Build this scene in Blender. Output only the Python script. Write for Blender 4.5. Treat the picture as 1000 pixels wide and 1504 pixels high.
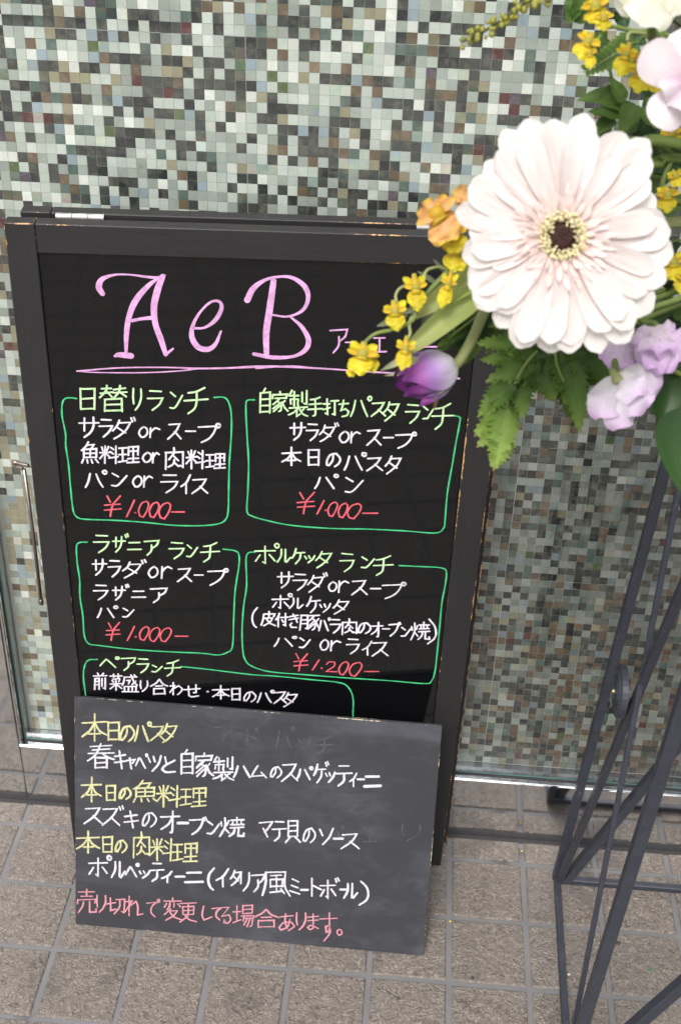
import bpy, math, random
from mathutils import Vector, Matrix, noise
V = Vector
sc = bpy.context.scene
for o in list(bpy.data.objects): bpy.data.objects.remove(o)
CAM=[0.034714, -1.243606, 1.347268, 0.581591, -0.062264, 0.031839, 1839.8824, 0.010554, -0.373456, -0.047968]
BIGP=[-0.38014, -0.11262, 0.00683, 0.99493, 0.09964, -0.01375, 0.01435, -0.00535, 0.99988, 0.49693, 0.90423]
SMALLP=[-0.3559, -0.20875, 0.0, 0.99997, -0.00828, 0.0, 0.00248, 0.29939, 0.95413, 0.45025, 0.32097]
GLYPH={
'日':'0600 0899|0602 9400 9299|1048 9046|0997 9295',
'替':'0612 4210|0028 4826|2700 2220 0046|2624 4444|5214 9410|5028 9924|7400 7022 5246|7424 9742|1852 1899|1852 8050 8298|2074 8072|1996 8094',
'り':'0800 0440 1270|9402 9640 7075 3099',
'リ':'0800 0460|9402 9340 7075 3099',
'ラ':'1500 8803|0038 9836 7570 3299',
'ン':'0400 4225|0090 4088 9918',
'チ':'8500 5015 1520|0050 9945|5218 5055 4280 1599',
'サ':'0030 9928|2505 2668|7200 7045 5575 2599',
'タ':'3800 2530 0055|3415 9912 7550 4080 0899|3040 7268',
'ス':'0605 8800 5850 0099|5050 9897',
'ー':'0050 9950',
'o':'5500 1525 0060 2595 6092 9560 9020 5500',
'r':'1000 0499|0650 3515 6500 9915',
'魚':'4000 2522 0040|2815 7212 5832|1236 1275|1236 8832 8672|5034 5074|1454 8752|1274 8872|0884 0099|3284 3599|5884 6598|8282 9997',
'料':'1006 1828|4802 3826|0038 5435|2800 2899|2640 0072|3242 5262|6208 7620|5832 7244|5068 9960|8800 8699',
'理':'0210 4008|2010 2084|0248 3846|0090 4282|5004 5052|5004 9702 9650|5028 9626|7304 7392|4872 9868|4296 9992',
'肉':'0622 0499|0422 9420 9490 7882|4800 4825 2255|4838 7058|5055 4275 2088|5068 7286',
'ハ':'2608 1560 0099|6010 8060 9899',
'イ':'9400 5540 0062|5240 5299',
'¥':'1500 3530|9500 5040 4545|0045 9440|0068 9963|5042 4070 3599',
'1':'9900 5050 0099',
'.':'4040 6060 4060 6040',
'0':'7800 3015 0055 1292 4599 8260 9920 7800',
'2':'0525 3002 8005 7545 0296 9999',
'自':'5000 3018|0818 0699|0818 9416 9299|0844 9242|0870 9268|0896 9294',
'家':'5000 5014|0614 0434|0614 9412 8632|2032 8030|5032 3048 0862|3848 5860 5590 4298|4658 0684|5068 1099|8044 6260|6052 7880 9995',
'製':'1800 0616|0420 5218|2804 2858|1034 5032|1034 1052|5032 4852|7006 7042|9400 9252 8050|5056 5066|0466 9664|4866 2884 0094|4272 4299 5890|8070 6282|5672 7490 9999',
'手':'8000 5010 2014|1238 8834|0064 9960|4810 5255 4892 3599',
'打':'0030 4028|2400 2690 1284|0062 4450|5012 9910|7412 7492 6088',
'ち':'0022 8818|4400 3235 1862 6050 9068 7590 3099',
'本':'0032 9928|5000 5099|4832 3060 0080|5232 7060 9976|2872 7270',
'の':'5018 4555 2090 0488 0655 3015 7005 9940 9075 6099',
'ニ':'1002 8800|0099 9994',
'ア':'0005 9900 8530 5550|5030 4870 1899',
'ル':'3000 2850 0095|6200 6090 7094 9960',
'ケ':'3200 2035 0060|2828 9925|6828 6265 2899',
'ッ':'0410 1842|4205 5438|9900 8050 3599',
'ツ':'0410 1842|4205 5438|9900 8050 3599',
'ソ':'0008 2045|9900 7055 2099',
'(':'9900 3025 1055 3585 8299',
')':'1500 6525 8055 6080 0099',
'皮':'1818 1260 0094|1818 9615 8834|5600 5445|2446 8044 6272 1899|3852 6280 9999',
'付':'3000 2025 0048|2030 2099|4030 9928|7800 7890 6284|5048 6264',
'き':'1018 8810|0440 9430|4200 6832 8260|2864 1578 2894 7496',
'豚':'0604 0450 0099|0604 3803 3890 2888|0834 3832|0858 3856|4606 9804|7206 5825 4438|6022 7640 7682 6296|7238 4868|7654 4290|9426 8044|7842 8870 9988',
'オ':'0028 9924|6200 6090 4899|5830 4060 0084',
'焼':'0624 1044|3818 3040|2204 2250 0299|2460 3880|4616 9814|7000 7032|5420 5434|8818 8834|4638 9836|4454 9950|6256 5880 4098|7856 7694 9896 9882',
'前':'2800 3812|7400 6214|0018 9916|1032 0699|1032 4230 4298|1052 4050|1070 4070|6432 6480|8828 8896 7690',
'菜':'0012 9910|3000 3020|6800 6820|7826 2232|1840 2850|4636 5248|8032 7246|0460 9658|5052 5099|4862 0090|5262 9888',
'盛':'1212 1038 0060|1212 9010|2832 4630 4052|5400 6832 9460|8436 6256|7400 8208|1468 1498|1468 8666 8696|3868 3896|6268 6296|0098 9998',
'合':'5000 3025 0045|5000 7028 9944|3044 7042|1862 1899|1862 8060 8298|1896 8095',
'わ':'2500 2599|0228 3825 0080|3050 7028 9850 9075 6299',
'せ':'0040 9932|7400 7462 6065|2812 3088 5096 9090',
'・':'4040 6060 4060 6040',
'エ':'1202 9000|5002 5096|0099 9996',
'春':'1012 9008|1826 8222|0240 9838|5000 3045 0070|5438 7454 9962|2858 2899|2858 7256 7298|2878 7276|2896 7296',
'キ':'0432 9022|0066 9956|4200 6299',
'ャ':'0025 9915 7050|3500 5599',
'と':'2200 3548|9922 2058 0282 3099 9894',
'ム':'4500 2045 0290 8880|6555 9999',
'テ':'2000 8200|0038 9935|5038 4875 1599',
'ト':'2000 2099|2238 9962',
'ミ':'2500 8518|1542 8058|0078 9599',
'マ':'0008 9900 7040 4070|3045 6099',
'貝':'1800 1872|1800 8000 8070|1824 8022|1847 8045|1871 8070|3274 0099|6674 9999',
'風':'1204 1050 0094|1204 8202 8060 9999|3018 6814|2834 2862|2834 7232 7060|2860 7258|5016 5082|2684 7278|6668 7888',
'売':'1012 9010|5000 5028|2230 8028|0644 0460|0644 9642 9058|3452 3072 0899|6452 6494 9694 9880',
'切':'0040 4832|2204 2478 5070|5014 9812 9290 7884|7214 6860 4099',
'れ':'2200 2299|0028 3824 0078|2650 6024 7050 6894 9988',
'て':'0012 9904 5030 4070 7899',
'し':'1800 0560 2096 9974',
'る':'2004 8002 2055 8045 9472 7096 3892 4276 6092',
'変':'5000 5014|0414 9812|3620 3238 1852|5820 5842|1624 0440|7824 9440|4048 0476|3258 7656 5280 1099|3262 5884 9899',
'更':'0206 9804|1824 1862|1824 8422 8260|1842 8240|1862 8260|5006 5060 3080 0099|2866 5888 9999',
'場':'0030 3828|1804 1872|0080 3866|4802 4838|4802 9200 9236|4820 9018|4838 9036|4050 9948|5450 4872|5260 9658 9092 8098|7060 5290|8460 6898',
'あ':'1018 9010|4400 4045 5285|7030 5575 1596 0480 3052 8048 9874 6099',
'ま':'0820 9515|1042 9238|5200 5285 2599 0885 3572 9592',
'す':'0022 9918|5600 5660 3868 3448 5645 5870 2599',
'。':'5000 1020 0060 4099 9075 9025 5000',
'ダ':'D3800 2530 0055|3415 9912 7550 4080 0899|3040 7268',
'ザ':'D0030 9928|2505 2668|7200 7045 5575 2599',
'ブ':'D0005 9900 8540 5575 1599',
'バ':'D2608 1560 0099|6010 8060 9899',
'ベ':'D0080 3520 4820 9999',
'ズ':'D0605 8800 5850 0099|5050 9897',
'ゲ':'D3200 2035 0060|2828 9925|6828 6265 2899',
'ボ':'D0028 9925|5000 5095 3888|2550 0285|7248 9982',
'で':'D0012 9904 5030 4070 7899',
'ド':'D2000 2099|2238 9962',
'パ':'P2608 1560 0099|6010 8060 9899',
'プ':'P0005 9900 8540 5575 1599',
'ポ':'P0028 9925|5000 5095 3888|2550 0285|7248 9982',
'ペ':'P0080 3520 4820 9999',
'ィ':'9400 5540 0062|5240 5299',
}
LINES=[
('b','mint','日 583 7248 749 7253 565 6998 732 7003;替 797 7288 1074 7296 777 6982 1057 6990;り 1135 7265 1226 7267 1122 7008 1214 7011;ラ 1288 7240 1447 7245 1278 7013 1438 7017;ン 1522 7231 1649 7235 1515 7033 1643 7037;チ 1673 7292 1915 7299 1664 6985 1909 6992'),
('b','white','サ 556 6906 762 6912 537 6661 746 6667;ラ 766 6882 901 6886 753 6672 888 6676;ダ 903 6916 1144 6923 887 6647 1130 6655;o 1178 6808 1269 6811 1172 6675 1263 6677;r 1289 6795 1396 6798 1284 6678 1391 6681;ス 1487 6852 1624 6856 1480 6665 1618 6669;ー 1672 6777 1773 6780 1672 6758 1773 6761;プ 1810 6862 2038 6869 1805 6631 2035 6638'),
('b','white','魚 559 6603 736 6608 540 6339 719 6344;料 749 6554 942 6559 735 6340 930 6345;理 948 6559 1162 6565 936 6345 1152 6351;o 1204 6490 1296 6493 1198 6365 1291 6368;r 1306 6488 1378 6490 1300 6361 1373 6363;肉 1441 6557 1646 6563 1431 6284 1638 6290;料 1671 6528 1870 6533 1665 6298 1865 6304;理 1879 6498 2085 6503 1876 6304 2083 6310'),
('b','white','パ 574 6243 801 6249 559 6028 788 6035;ン 857 6214 1016 6219 846 6041 1006 6046;o 1082 6191 1180 6194 1075 6043 1173 6046;r 1196 6187 1293 6190 1189 6046 1287 6049;ラ 1387 6209 1569 6215 1378 5977 1562 5982;イ 1605 6216 1708 6219 1598 5975 1702 5978;ス 1722 6165 1894 6170 1717 5978 1891 5983'),
('b','red','¥ 759 5919 937 5924 742 5648 922 5653;1 997 5871 1081 5873 985 5647 1070 5649;. 1069 5721 1098 5722 1067 5690 1097 5691;0 1128 5862 1238 5865 1118 5646 1228 5649;0 1247 5852 1352 5855 1238 5644 1344 5647;0 1352 5850 1478 5854 1344 5631 1471 5635;ー 1489 5737 1626 5741 1488 5717 1626 5721'),
('b','mint','自 2453 7306 2569 7309 2454 7016 2571 7019;家 2581 7269 2751 7274 2583 7033 2755 7038;製 2758 7288 2956 7293 2763 6983 2964 6989;手 2958 7217 3116 7221 2964 6994 3123 6999;打 3124 7202 3280 7207 3131 6999 3288 7004;ち 3288 7188 3397 7191 3296 6993 3406 6996;パ 3408 7238 3627 7245 3418 7002 3639 7008;ス 3631 7170 3777 7175 3639 7008 3787 7013;タ 3759 7185 3916 7190 3773 6956 3931 6961;ラ 3991 7159 4138 7163 4007 6934 4155 6939;ン 4179 7142 4287 7145 4192 6982 4300 6985;チ 4267 7181 4495 7187 4292 6872 4523 6878'),
('b','white','サ 2782 6904 2941 6909 2785 6693 2947 6698;ラ 2954 6889 3077 6893 2959 6690 3084 6693;ダ 3089 6913 3291 6919 3096 6679 3300 6685;o 3308 6814 3409 6817 3313 6671 3416 6674;r 3427 6809 3526 6812 3433 6674 3533 6677;ス 3599 6837 3748 6842 3609 6651 3759 6655;ー 3785 6761 3884 6764 3786 6738 3886 6741;プ 3911 6818 4129 6824 3923 6622 4144 6628'),
('b','white','本 2700 6595 2899 6601 2703 6370 2904 6376;日 2975 6574 3100 6578 2980 6378 3106 6382;の 3176 6542 3326 6547 3182 6366 3333 6370;パ 3371 6548 3606 6555 3380 6330 3618 6337;ス 3617 6490 3786 6495 3626 6328 3795 6333;タ 3817 6520 3985 6524 3830 6295 4000 6300'),
('b','white','パ 3059 6261 3317 6269 3064 6081 3324 6088;ン 3394 6232 3587 6237 3403 6030 3597 6035'),
('b','red','¥ 2874 6021 3066 6027 2880 5739 3074 5744;1 3094 5921 3171 5923 3100 5745 3177 5747;. 3180 5815 3211 5816 3181 5778 3212 5779;0 3218 5909 3321 5911 3225 5717 3328 5720;0 3332 5896 3434 5899 3339 5701 3443 5704;0 3435 5893 3584 5897 3443 5692 3594 5696;ー 3610 5780 3776 5785 3612 5755 3777 5760'),
('b','mint','ラ 604 5384 774 5389 587 5146 760 5151;ザ 818 5411 989 5415 803 5160 976 5165;ニ 978 5297 1128 5301 973 5199 1124 5203;ア 1168 5328 1327 5333 1159 5129 1319 5134;ラ 1446 5309 1612 5314 1438 5083 1605 5088;ン 1643 5280 1761 5283 1638 5110 1757 5113;チ 1801 5319 2009 5324 1795 5052 2006 5058'),
('b','white','サ 566 5055 728 5059 551 4830 714 4835;ラ 744 5038 883 5042 730 4808 870 4811;ダ 911 5056 1171 5063 897 4798 1160 4805;o 1199 4964 1304 4967 1192 4806 1297 4809;r 1341 4968 1460 4971 1334 4804 1455 4807;ス 1529 4945 1688 4950 1523 4760 1684 4764;ー 1719 4871 1817 4874 1719 4850 1817 4852;プ 1874 4954 2103 4960 1869 4719 2101 4725'),
('b','white','ラ 556 4685 716 4689 541 4471 703 4475;ザ 771 4699 958 4704 758 4476 946 4481;ニ 990 4608 1144 4612 985 4518 1140 4522;ア 1208 4655 1395 4660 1199 4445 1387 4450'),
('b','white','パ 575 4379 814 4385 564 4208 805 4214;ン 873 4352 999 4356 865 4216 992 4219'),
('b','red','¥ 666 4133 827 4137 649 3863 812 3867;1 909 4082 992 4084 898 3869 982 3871;. 985 3944 1015 3945 983 3909 1013 3910;0 1053 4085 1165 4088 1043 3872 1156 3875;0 1171 4074 1291 4077 1162 3861 1282 3863;0 1295 4071 1425 4074 1286 3858 1418 3861;ー 1467 3959 1618 3962 1466 3935 1618 3939'),
('b','mint','ペ 557 3603 786 3608 547 3437 776 3443;ア 815 3594 979 3598 804 3398 969 3402;ラ 1001 3584 1139 3587 990 3363 1129 3366;ン 1176 3488 1295 3491 1171 3376 1291 3379;チ 1328 3570 1523 3575 1319 3318 1515 3323'),
('b','white','前 465 3344 621 3348 447 3083 605 3086;菜 662 3334 805 3337 646 3072 790 3075;盛 809 3322 1000 3326 793 3050 987 3054;り 1019 3235 1112 3237 1011 3064 1104 3066;合 1148 3262 1356 3267 1137 3020 1347 3025;わ 1382 3218 1529 3222 1375 3020 1523 3023;せ 1551 3185 1744 3190 1545 2983 1740 2987;・ 1821 3098 1852 3099 1821 3061 1851 3062;本 1900 3178 2098 3182 1896 2959 2096 2964;日 2128 3136 2238 3139 2127 2949 2237 2951;の 2279 3094 2425 3097 2278 2923 2426 2927;パ 2444 3112 2652 3117 2445 2912 2654 2917;ス 2652 3091 2804 3095 2654 2906 2807 2909;タ 2757 3082 2934 3086 2761 2852 2939 2856'),
('b','mint','ポ 2411 5320 2683 5328 2412 5037 2687 5044;ル 2666 5249 2811 5253 2668 5060 2815 5064;ケ 2832 5260 2972 5263 2836 5048 2977 5052;ッ 2974 5169 3090 5172 2977 5068 3093 5071;タ 3101 5229 3280 5234 3108 5001 3288 5006;ラ 3376 5205 3538 5209 3386 4950 3549 4955;ン 3625 5164 3771 5168 3632 5005 3780 5009;チ 3762 5183 3984 5189 3777 4912 4001 4918'),
('b','white','サ 2670 4932 2851 4937 2673 4699 2855 4703;ラ 2852 4898 3007 4902 2856 4670 3013 4674;ダ 3019 4925 3239 4931 3026 4649 3249 4654;o 3262 4802 3356 4804 3267 4661 3361 4664;r 3373 4814 3491 4817 3380 4651 3498 4654;ス 3529 4825 3706 4829 3539 4622 3717 4627;ー 3751 4729 3866 4732 3752 4703 3867 4706;プ 3888 4808 4156 4815 3902 4572 4173 4578'),
('b','white','ポ 2614 4612 2844 4618 2616 4389 2848 4395;ル 2814 4551 2971 4555 2817 4394 2975 4398;ケ 3015 4582 3172 4586 3021 4342 3180 4346;ッ 3168 4480 3294 4483 3172 4353 3299 4356;タ 3324 4540 3503 4545 3332 4330 3512 4334'),
('b','white','( 2374 4400 2440 4402 2374 4103 2441 4104;皮 2487 4343 2651 4347 2489 4133 2653 4137;付 2657 4323 2802 4327 2659 4120 2805 4124;き 2810 4317 2929 4320 2814 4107 2934 4110;豚 2943 4307 3173 4313 2948 4076 3180 4081;バ 3164 4268 3302 4272 3170 4074 3309 4078;ラ 3303 4248 3422 4251 3310 4043 3431 4046;肉 3435 4258 3621 4263 3445 4019 3633 4024;の 3629 4212 3779 4216 3638 4041 3788 4045;オ 3789 4216 3923 4219 3801 4000 3935 4003;ー 3928 4134 4008 4136 3929 4107 4010 4108;ブ 3997 4221 4136 4224 4010 4015 4150 4019;ン 4149 4146 4256 4149 4159 4002 4267 4004;焼 4251 4227 4478 4233 4270 3963 4499 3968;) 4453 4277 4576 4280 4482 3905 4607 3908'),
('b','white','パ 2642 3972 2910 3978 2644 3819 2913 3826;ン 2945 3955 3071 3958 2949 3798 3076 3801;o 3193 3937 3292 3939 3198 3769 3298 3772;r 3315 3919 3436 3922 3320 3765 3442 3768;ラ 3507 3951 3658 3955 3517 3724 3669 3728;イ 3697 3921 3813 3924 3708 3711 3825 3714;ス 3814 3907 4003 3911 3826 3696 4016 3701'),
('b','red','¥ 2883 3709 3051 3713 2889 3435 3058 3439;1 3108 3619 3189 3621 3112 3455 3194 3457;. 3206 3511 3239 3511 3208 3468 3241 3468;2 3272 3594 3402 3597 3277 3433 3409 3436;0 3430 3598 3544 3601 3438 3390 3553 3393;0 3558 3590 3708 3594 3568 3368 3719 3371;ー 3748 3462 3920 3466 3749 3433 3922 3438'),
('b','pink','ア 3164 8003 3338 8008 3173 7743 3350 7749;ー 3326 7875 3422 7878 3327 7852 3423 7855;・ 3490 7870 3515 7871 3491 7842 3516 7843;エ 3600 7923 3738 7927 3609 7762 3748 7767;・ 4076 7935 4101 7936 4078 7907 4103 7908;ー 4116 7849 4267 7854 4117 7827 4269 7831'),
('s','cyellow','本 103 2987 409 3014 101 2614 409 2641;日 417 2904 570 2918 417 2664 570 2678;の 575 2877 748 2892 576 2662 749 2677;パ 753 2934 961 2952 755 2678 964 2696;ス 951 2897 1129 2912 953 2704 1132 2720;タ 1088 2944 1280 2961 1091 2688 1285 2706'),
('s','cwhite','春 165 2592 504 2622 164 2256 505 2287;キ 504 2525 653 2538 505 2281 654 2295;ャ 659 2441 761 2450 659 2295 762 2305;ベ 768 2507 922 2521 770 2311 924 2325;ツ 922 2493 1088 2508 924 2283 1091 2298;と 1101 2495 1262 2510 1104 2286 1266 2300;自 1329 2613 1490 2627 1335 2284 1496 2299;家 1508 2587 1737 2608 1515 2267 1744 2288;製 1738 2553 1991 2575 1745 2238 2000 2261;ハ 1994 2465 2197 2483 1999 2298 2202 2316;ム 2212 2475 2395 2492 2217 2317 2401 2334;の 2447 2488 2583 2500 2453 2333 2589 2345;ス 2589 2529 2784 2547 2598 2300 2794 2318;パ 2773 2512 2973 2530 2780 2340 2981 2358;ゲ 2977 2602 3158 2618 2990 2316 3172 2333;ッ 3126 2472 3243 2483 3133 2338 3250 2349;テ 3251 2570 3445 2587 3265 2298 3460 2316;ィ 3425 2485 3515 2494 3434 2308 3525 2316;ー 3527 2424 3604 2431 3528 2402 3605 2409;ニ 3608 2459 3801 2477 3615 2325 3809 2343'),
('s','cyellow','本 91 2122 339 2145 89 1781 339 1804;日 396 2037 521 2049 397 1829 521 1841;の 565 2024 712 2038 565 1862 713 1876;魚 745 2140 1041 2167 747 1842 1045 1870;料 1042 2097 1330 2123 1046 1799 1335 1826;理 1338 2096 1658 2126 1343 1827 1664 1857'),
('s','cwhite','ス 123 1698 344 1719 122 1476 344 1497;ズ 352 1748 618 1773 352 1475 619 1500;キ 631 1703 808 1719 632 1467 810 1484;の 860 1710 1034 1726 862 1500 1036 1517;オ 1098 1747 1331 1769 1102 1445 1336 1468;ー 1313 1611 1437 1623 1313 1588 1437 1600;ブ 1461 1695 1673 1715 1466 1451 1678 1472;ン 1682 1659 1836 1674 1686 1473 1841 1487;焼 1835 1731 2143 1760 1842 1459 2151 1489;マ 2338 1715 2502 1731 2345 1508 2509 1524;テ 2502 1731 2673 1747 2512 1459 2684 1476;貝 2665 1761 2849 1778 2677 1457 2862 1475;の 2887 1685 3037 1699 2896 1479 3047 1493;ソ 3098 1699 3263 1715 3109 1469 3275 1486;ー 3275 1580 3386 1591 3277 1557 3387 1568;ス 3365 1642 3587 1664 3375 1436 3599 1458'),
('s','cyellow','本 22 1363 314 1391 20 1047 314 1075;日 352 1310 484 1323 352 1090 484 1103;の 517 1284 661 1298 517 1101 662 1115;肉 744 1418 964 1439 747 1052 967 1074;料 972 1342 1262 1370 975 1032 1267 1061;理 1250 1313 1564 1343 1254 1037 1570 1068'),
('s','cwhite','ポ 178 1025 467 1053 177 725 467 754;ル 467 968 645 986 467 731 646 749;ペ 653 958 823 975 654 767 825 784;ッ 824 875 964 889 825 767 965 781;テ 968 989 1141 1006 971 733 1144 750;ィ 1117 890 1256 904 1119 733 1259 747;ー 1295 845 1409 856 1296 822 1410 834;ニ 1421 906 1644 928 1424 764 1647 786;( 1703 996 1786 1005 1710 684 1794 692;イ 1811 996 1975 1012 1818 732 1982 748;タ 1996 991 2131 1005 2002 779 2138 792;リ 2122 975 2240 987 2130 714 2249 726;ア 2264 961 2429 977 2272 712 2438 729;風 2405 1023 2752 1057 2418 662 2767 697;ミ 2751 945 2879 957 2760 729 2888 742;ー 2899 817 2984 826 2900 792 2985 800;ト 3000 979 3148 994 3012 722 3160 737;ボ 3133 999 3368 1022 3147 703 3383 727;ー 3395 872 3480 881 3397 846 3482 855;ル 3434 948 3604 965 3445 733 3615 750;) 3624 1000 3765 1014 3643 662 3785 677'),
('s','cred','売 17 522 275 548 15 173 274 199;り 274 461 398 474 274 208 398 221;切 403 445 648 470 403 198 649 223;れ 647 484 878 508 649 194 881 218;で 930 470 1096 486 932 209 1099 226;変 1147 506 1377 529 1151 187 1382 211;更 1357 470 1569 491 1362 180 1575 202;し 1639 440 1774 454 1644 232 1779 246;て 1774 440 1901 453 1779 252 1906 265;る 1863 449 2021 465 1869 203 2028 219;場 2040 496 2306 523 2049 178 2316 206;合 2309 461 2625 493 2318 198 2635 231;あ 2628 428 2834 449 2637 182 2845 203;り 2851 467 2977 480 2862 215 2988 228;ま 2986 465 3143 481 2996 235 3154 252;す 3148 498 3371 520 3168 81 3392 105;。 3383 282 3446 289 3388 193 3450 200'),
('s','ghost','ア 1754 2961 1962 2979 1759 2734 1968 2753;ー 1977 2899 2068 2907 1978 2876 2069 2884;ド 2118 2979 2273 2993 2124 2767 2280 2781;バ 2492 3026 2724 3047 2503 2744 2736 2765;ッ 2769 2910 2924 2923 2775 2769 2930 2782;チ 2974 2942 3206 2963 2985 2702 3218 2723'),
('s','ghost','パ 3215 1740 3398 1757 3225 1534 3409 1552;エ 3635 1751 3792 1766 3646 1560 3803 1575;り 4100 1854 4334 1876 4115 1620 4350 1643'),
]
FRAMES=[('green', '544,7128 480,7135 419,7119 388,7050 376,6912 395,6704 386,6538 396,6323 395,6054 396,5804 407,5677 455,5615 560,5600 876,5595 1193,5576 1489,5547 1787,5548 2000,5579 2086,5646 2113,5775 2122,6102 2131,6396 2154,6731 2156,6988 2131,7125 2082,7187 1978,7184'), ('green', '2400,7167 2327,7159 2310,7081 2322,6743 2339,6395 2331,6037 2321,5761 2378,5694 2533,5642 2819,5581 3262,5551 3679,5553 4099,5539 4441,5520 4527,5586 4536,5696 4530,6067 4553,6458 4565,6693 4583,6951 4577,7022 4513,7040'), ('green', '522,5290 443,5283 400,5229 390,5002 400,4758 385,4509 398,4227 393,3939 435,3808 558,3781 940,3731 1372,3703 1782,3689 1965,3666 2080,3708 2145,3805 2163,4213 2182,4638 2227,4996 2228,5158 2181,5215 2051,5233'), ('green', '2411,5202 2335,5187 2309,5082 2316,4729 2282,4431 2262,4093 2267,3782 2294,3607 2375,3502 2594,3417 3005,3380 3501,3341 4054,3306 4500,3269 4579,3319 4607,3482 4608,3803 4605,4151 4600,4523 4617,4787 4613,4982 4544,5035 4335,5046 4062,5055'), ('green', '341,2971 336,3280 365,3463 417,3549 521,3563'), ('green', '1519,3475 1857,3436 2375,3365 2676,3347 3089,3302 3421,3266 3548,3203 3625,3021 3640,2702')]
BIGL=['890,8322,26 859,8395,32 900,8480,24 1027,8528,11 1177,8533,9 1326,8517,13 1433,8513,13 1516,8541,8', '1472,8526,9 1343,8418,24 1217,8262,31 1144,8094,28 1105,7900,26 1089,7691,16', '1494,8527,26 1439,8386,34 1394,8197,33 1402,8006,30 1450,7838,31 1492,7671,23', '1488,7666,15 1568,7738,11', '971,7636,13 1020,7652,29 1135,7643,34', '1169,8039,18 1262,8062,17 1367,8077,22', '1785,7974,13 1895,7985,13 2006,8073,22 2069,8206,20 2042,8276,15 1955,8262,13 1844,8140,13 1774,7993,20 1765,7872,28 1824,7763,31 1924,7742,29 2003,7806,20 2060,7949,10', '2326,8299,32 2387,8428,29 2508,8523,17 2653,8561,13 2775,8550,19 2894,8465,26 2933,8340,22 2880,8205,17 2734,8133,11 2573,8147,11', '2586,8513,29 2552,8221,34 2518,7950,33 2522,7715,28', '2758,8131,10 2872,8029,20 2948,7881,27 2916,7763,25 2792,7687,17 2590,7670,23 2394,7703,20', '573,7451,9 1012,7502,8 1505,7522,8 1909,7522,10 2583,7565,10', '573,7451,6 785,7442,6 1233,7453,7 1593,7482,7 1864,7523,6', '2161,7538,9 2414,7563,9 2743,7567,12 3175,7555,9 3532,7537,9 3839,7527,10 4198,7512,9 4529,7484,11', '2414,7537,7 2743,7576,8 2997,7566,6']
PENW={'mint': 2.5, 'white': 2.55, 'red': 2.3, 'pink': 2.3, 'green': 1.9, 'cyellow': 3.2, 'cwhite': 3.2, 'cred': 2.5, 'ghost': 3.0}

# ---------------------------------------------------------------- camera
cx, cy, cz, pit, yaw, rol, fpx = CAM[:7]
def cam_axes():
    f = V((math.sin(yaw)*math.cos(pit), math.cos(yaw)*math.cos(pit), -math.sin(pit)))
    r = V((math.cos(yaw), -math.sin(yaw), 0)); u = r.cross(f)
    c, s = math.cos(rol), math.sin(rol)
    return r*c+u*s, u*c-r*s, f
CR, CU, CF = cam_axes(); CP = V((cx, cy, cz))
cam = bpy.data.cameras.new('camera'); co = bpy.data.objects.new('camera', cam); sc.collection.objects.link(co)
M = Matrix((CR, CU, -CF)).transposed().to_4x4(); M.translation = CP; co.matrix_world = M
cam.sensor_fit = 'VERTICAL'; cam.sensor_height = 36; cam.lens = fpx/1504*36
cam.clip_start = .02; cam.clip_end = 500
cam.dof.use_dof = True; cam.dof.focus_distance = 1.30; cam.dof.aperture_fstop = 14
sc.camera = co
# ---------------------------------------------------------------- light
w = bpy.data.worlds.new('World'); sc.world = w; w.use_nodes = True
nt = w.node_tree; nt.nodes.clear()
sky = nt.nodes.new('ShaderNodeTexSky'); sky.sky_type = 'NISHITA'; sky.sun_disc = False
SUN_EL, SUN_AZ = math.radians(50), math.radians(-14)      # azimuth from -y, towards -x
sky.sun_elevation = SUN_EL; sky.sun_rotation = math.radians(180)-SUN_AZ
sky.air_density = 1.0; sky.dust_density = 4.0; sky.ozone_density = .6
hs = nt.nodes.new('ShaderNodeHueSaturation'); hs.inputs['Saturation'].default_value = .22
bg = nt.nodes.new('ShaderNodeBackground'); bg.inputs['Strength'].default_value = .12
wo = nt.nodes.new('ShaderNodeOutputWorld')
nt.links.new(sky.outputs[0], hs.inputs['Color']); nt.links.new(hs.outputs[0], bg.inputs['Color']); nt.links.new(bg.outputs[0], wo.inputs[0])
sl = bpy.data.lights.new('sun', 'SUN'); sl.energy = 1.5; sl.angle = math.radians(20); sl.color = (1, .965, .91)
so = bpy.data.objects.new('sun', sl); sc.collection.objects.link(so)
sdir = V((math.sin(SUN_AZ)*math.cos(SUN_EL), -math.cos(SUN_AZ)*math.cos(SUN_EL), math.sin(SUN_EL)))
so.rotation_euler = sdir.to_track_quat('Z', 'Y').to_euler(); so.location = sdir*5
sc.view_settings.view_transform = 'Standard'; sc.view_settings.look = 'None'
sc.view_settings.exposure = 0.72; sc.view_settings.gamma = 1; sc.view_settings.use_curve_mapping = False
sc.render.engine = 'CYCLES'
random.seed(7); R = random.random
def U(a, b): return a+(b-a)*R()
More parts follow.
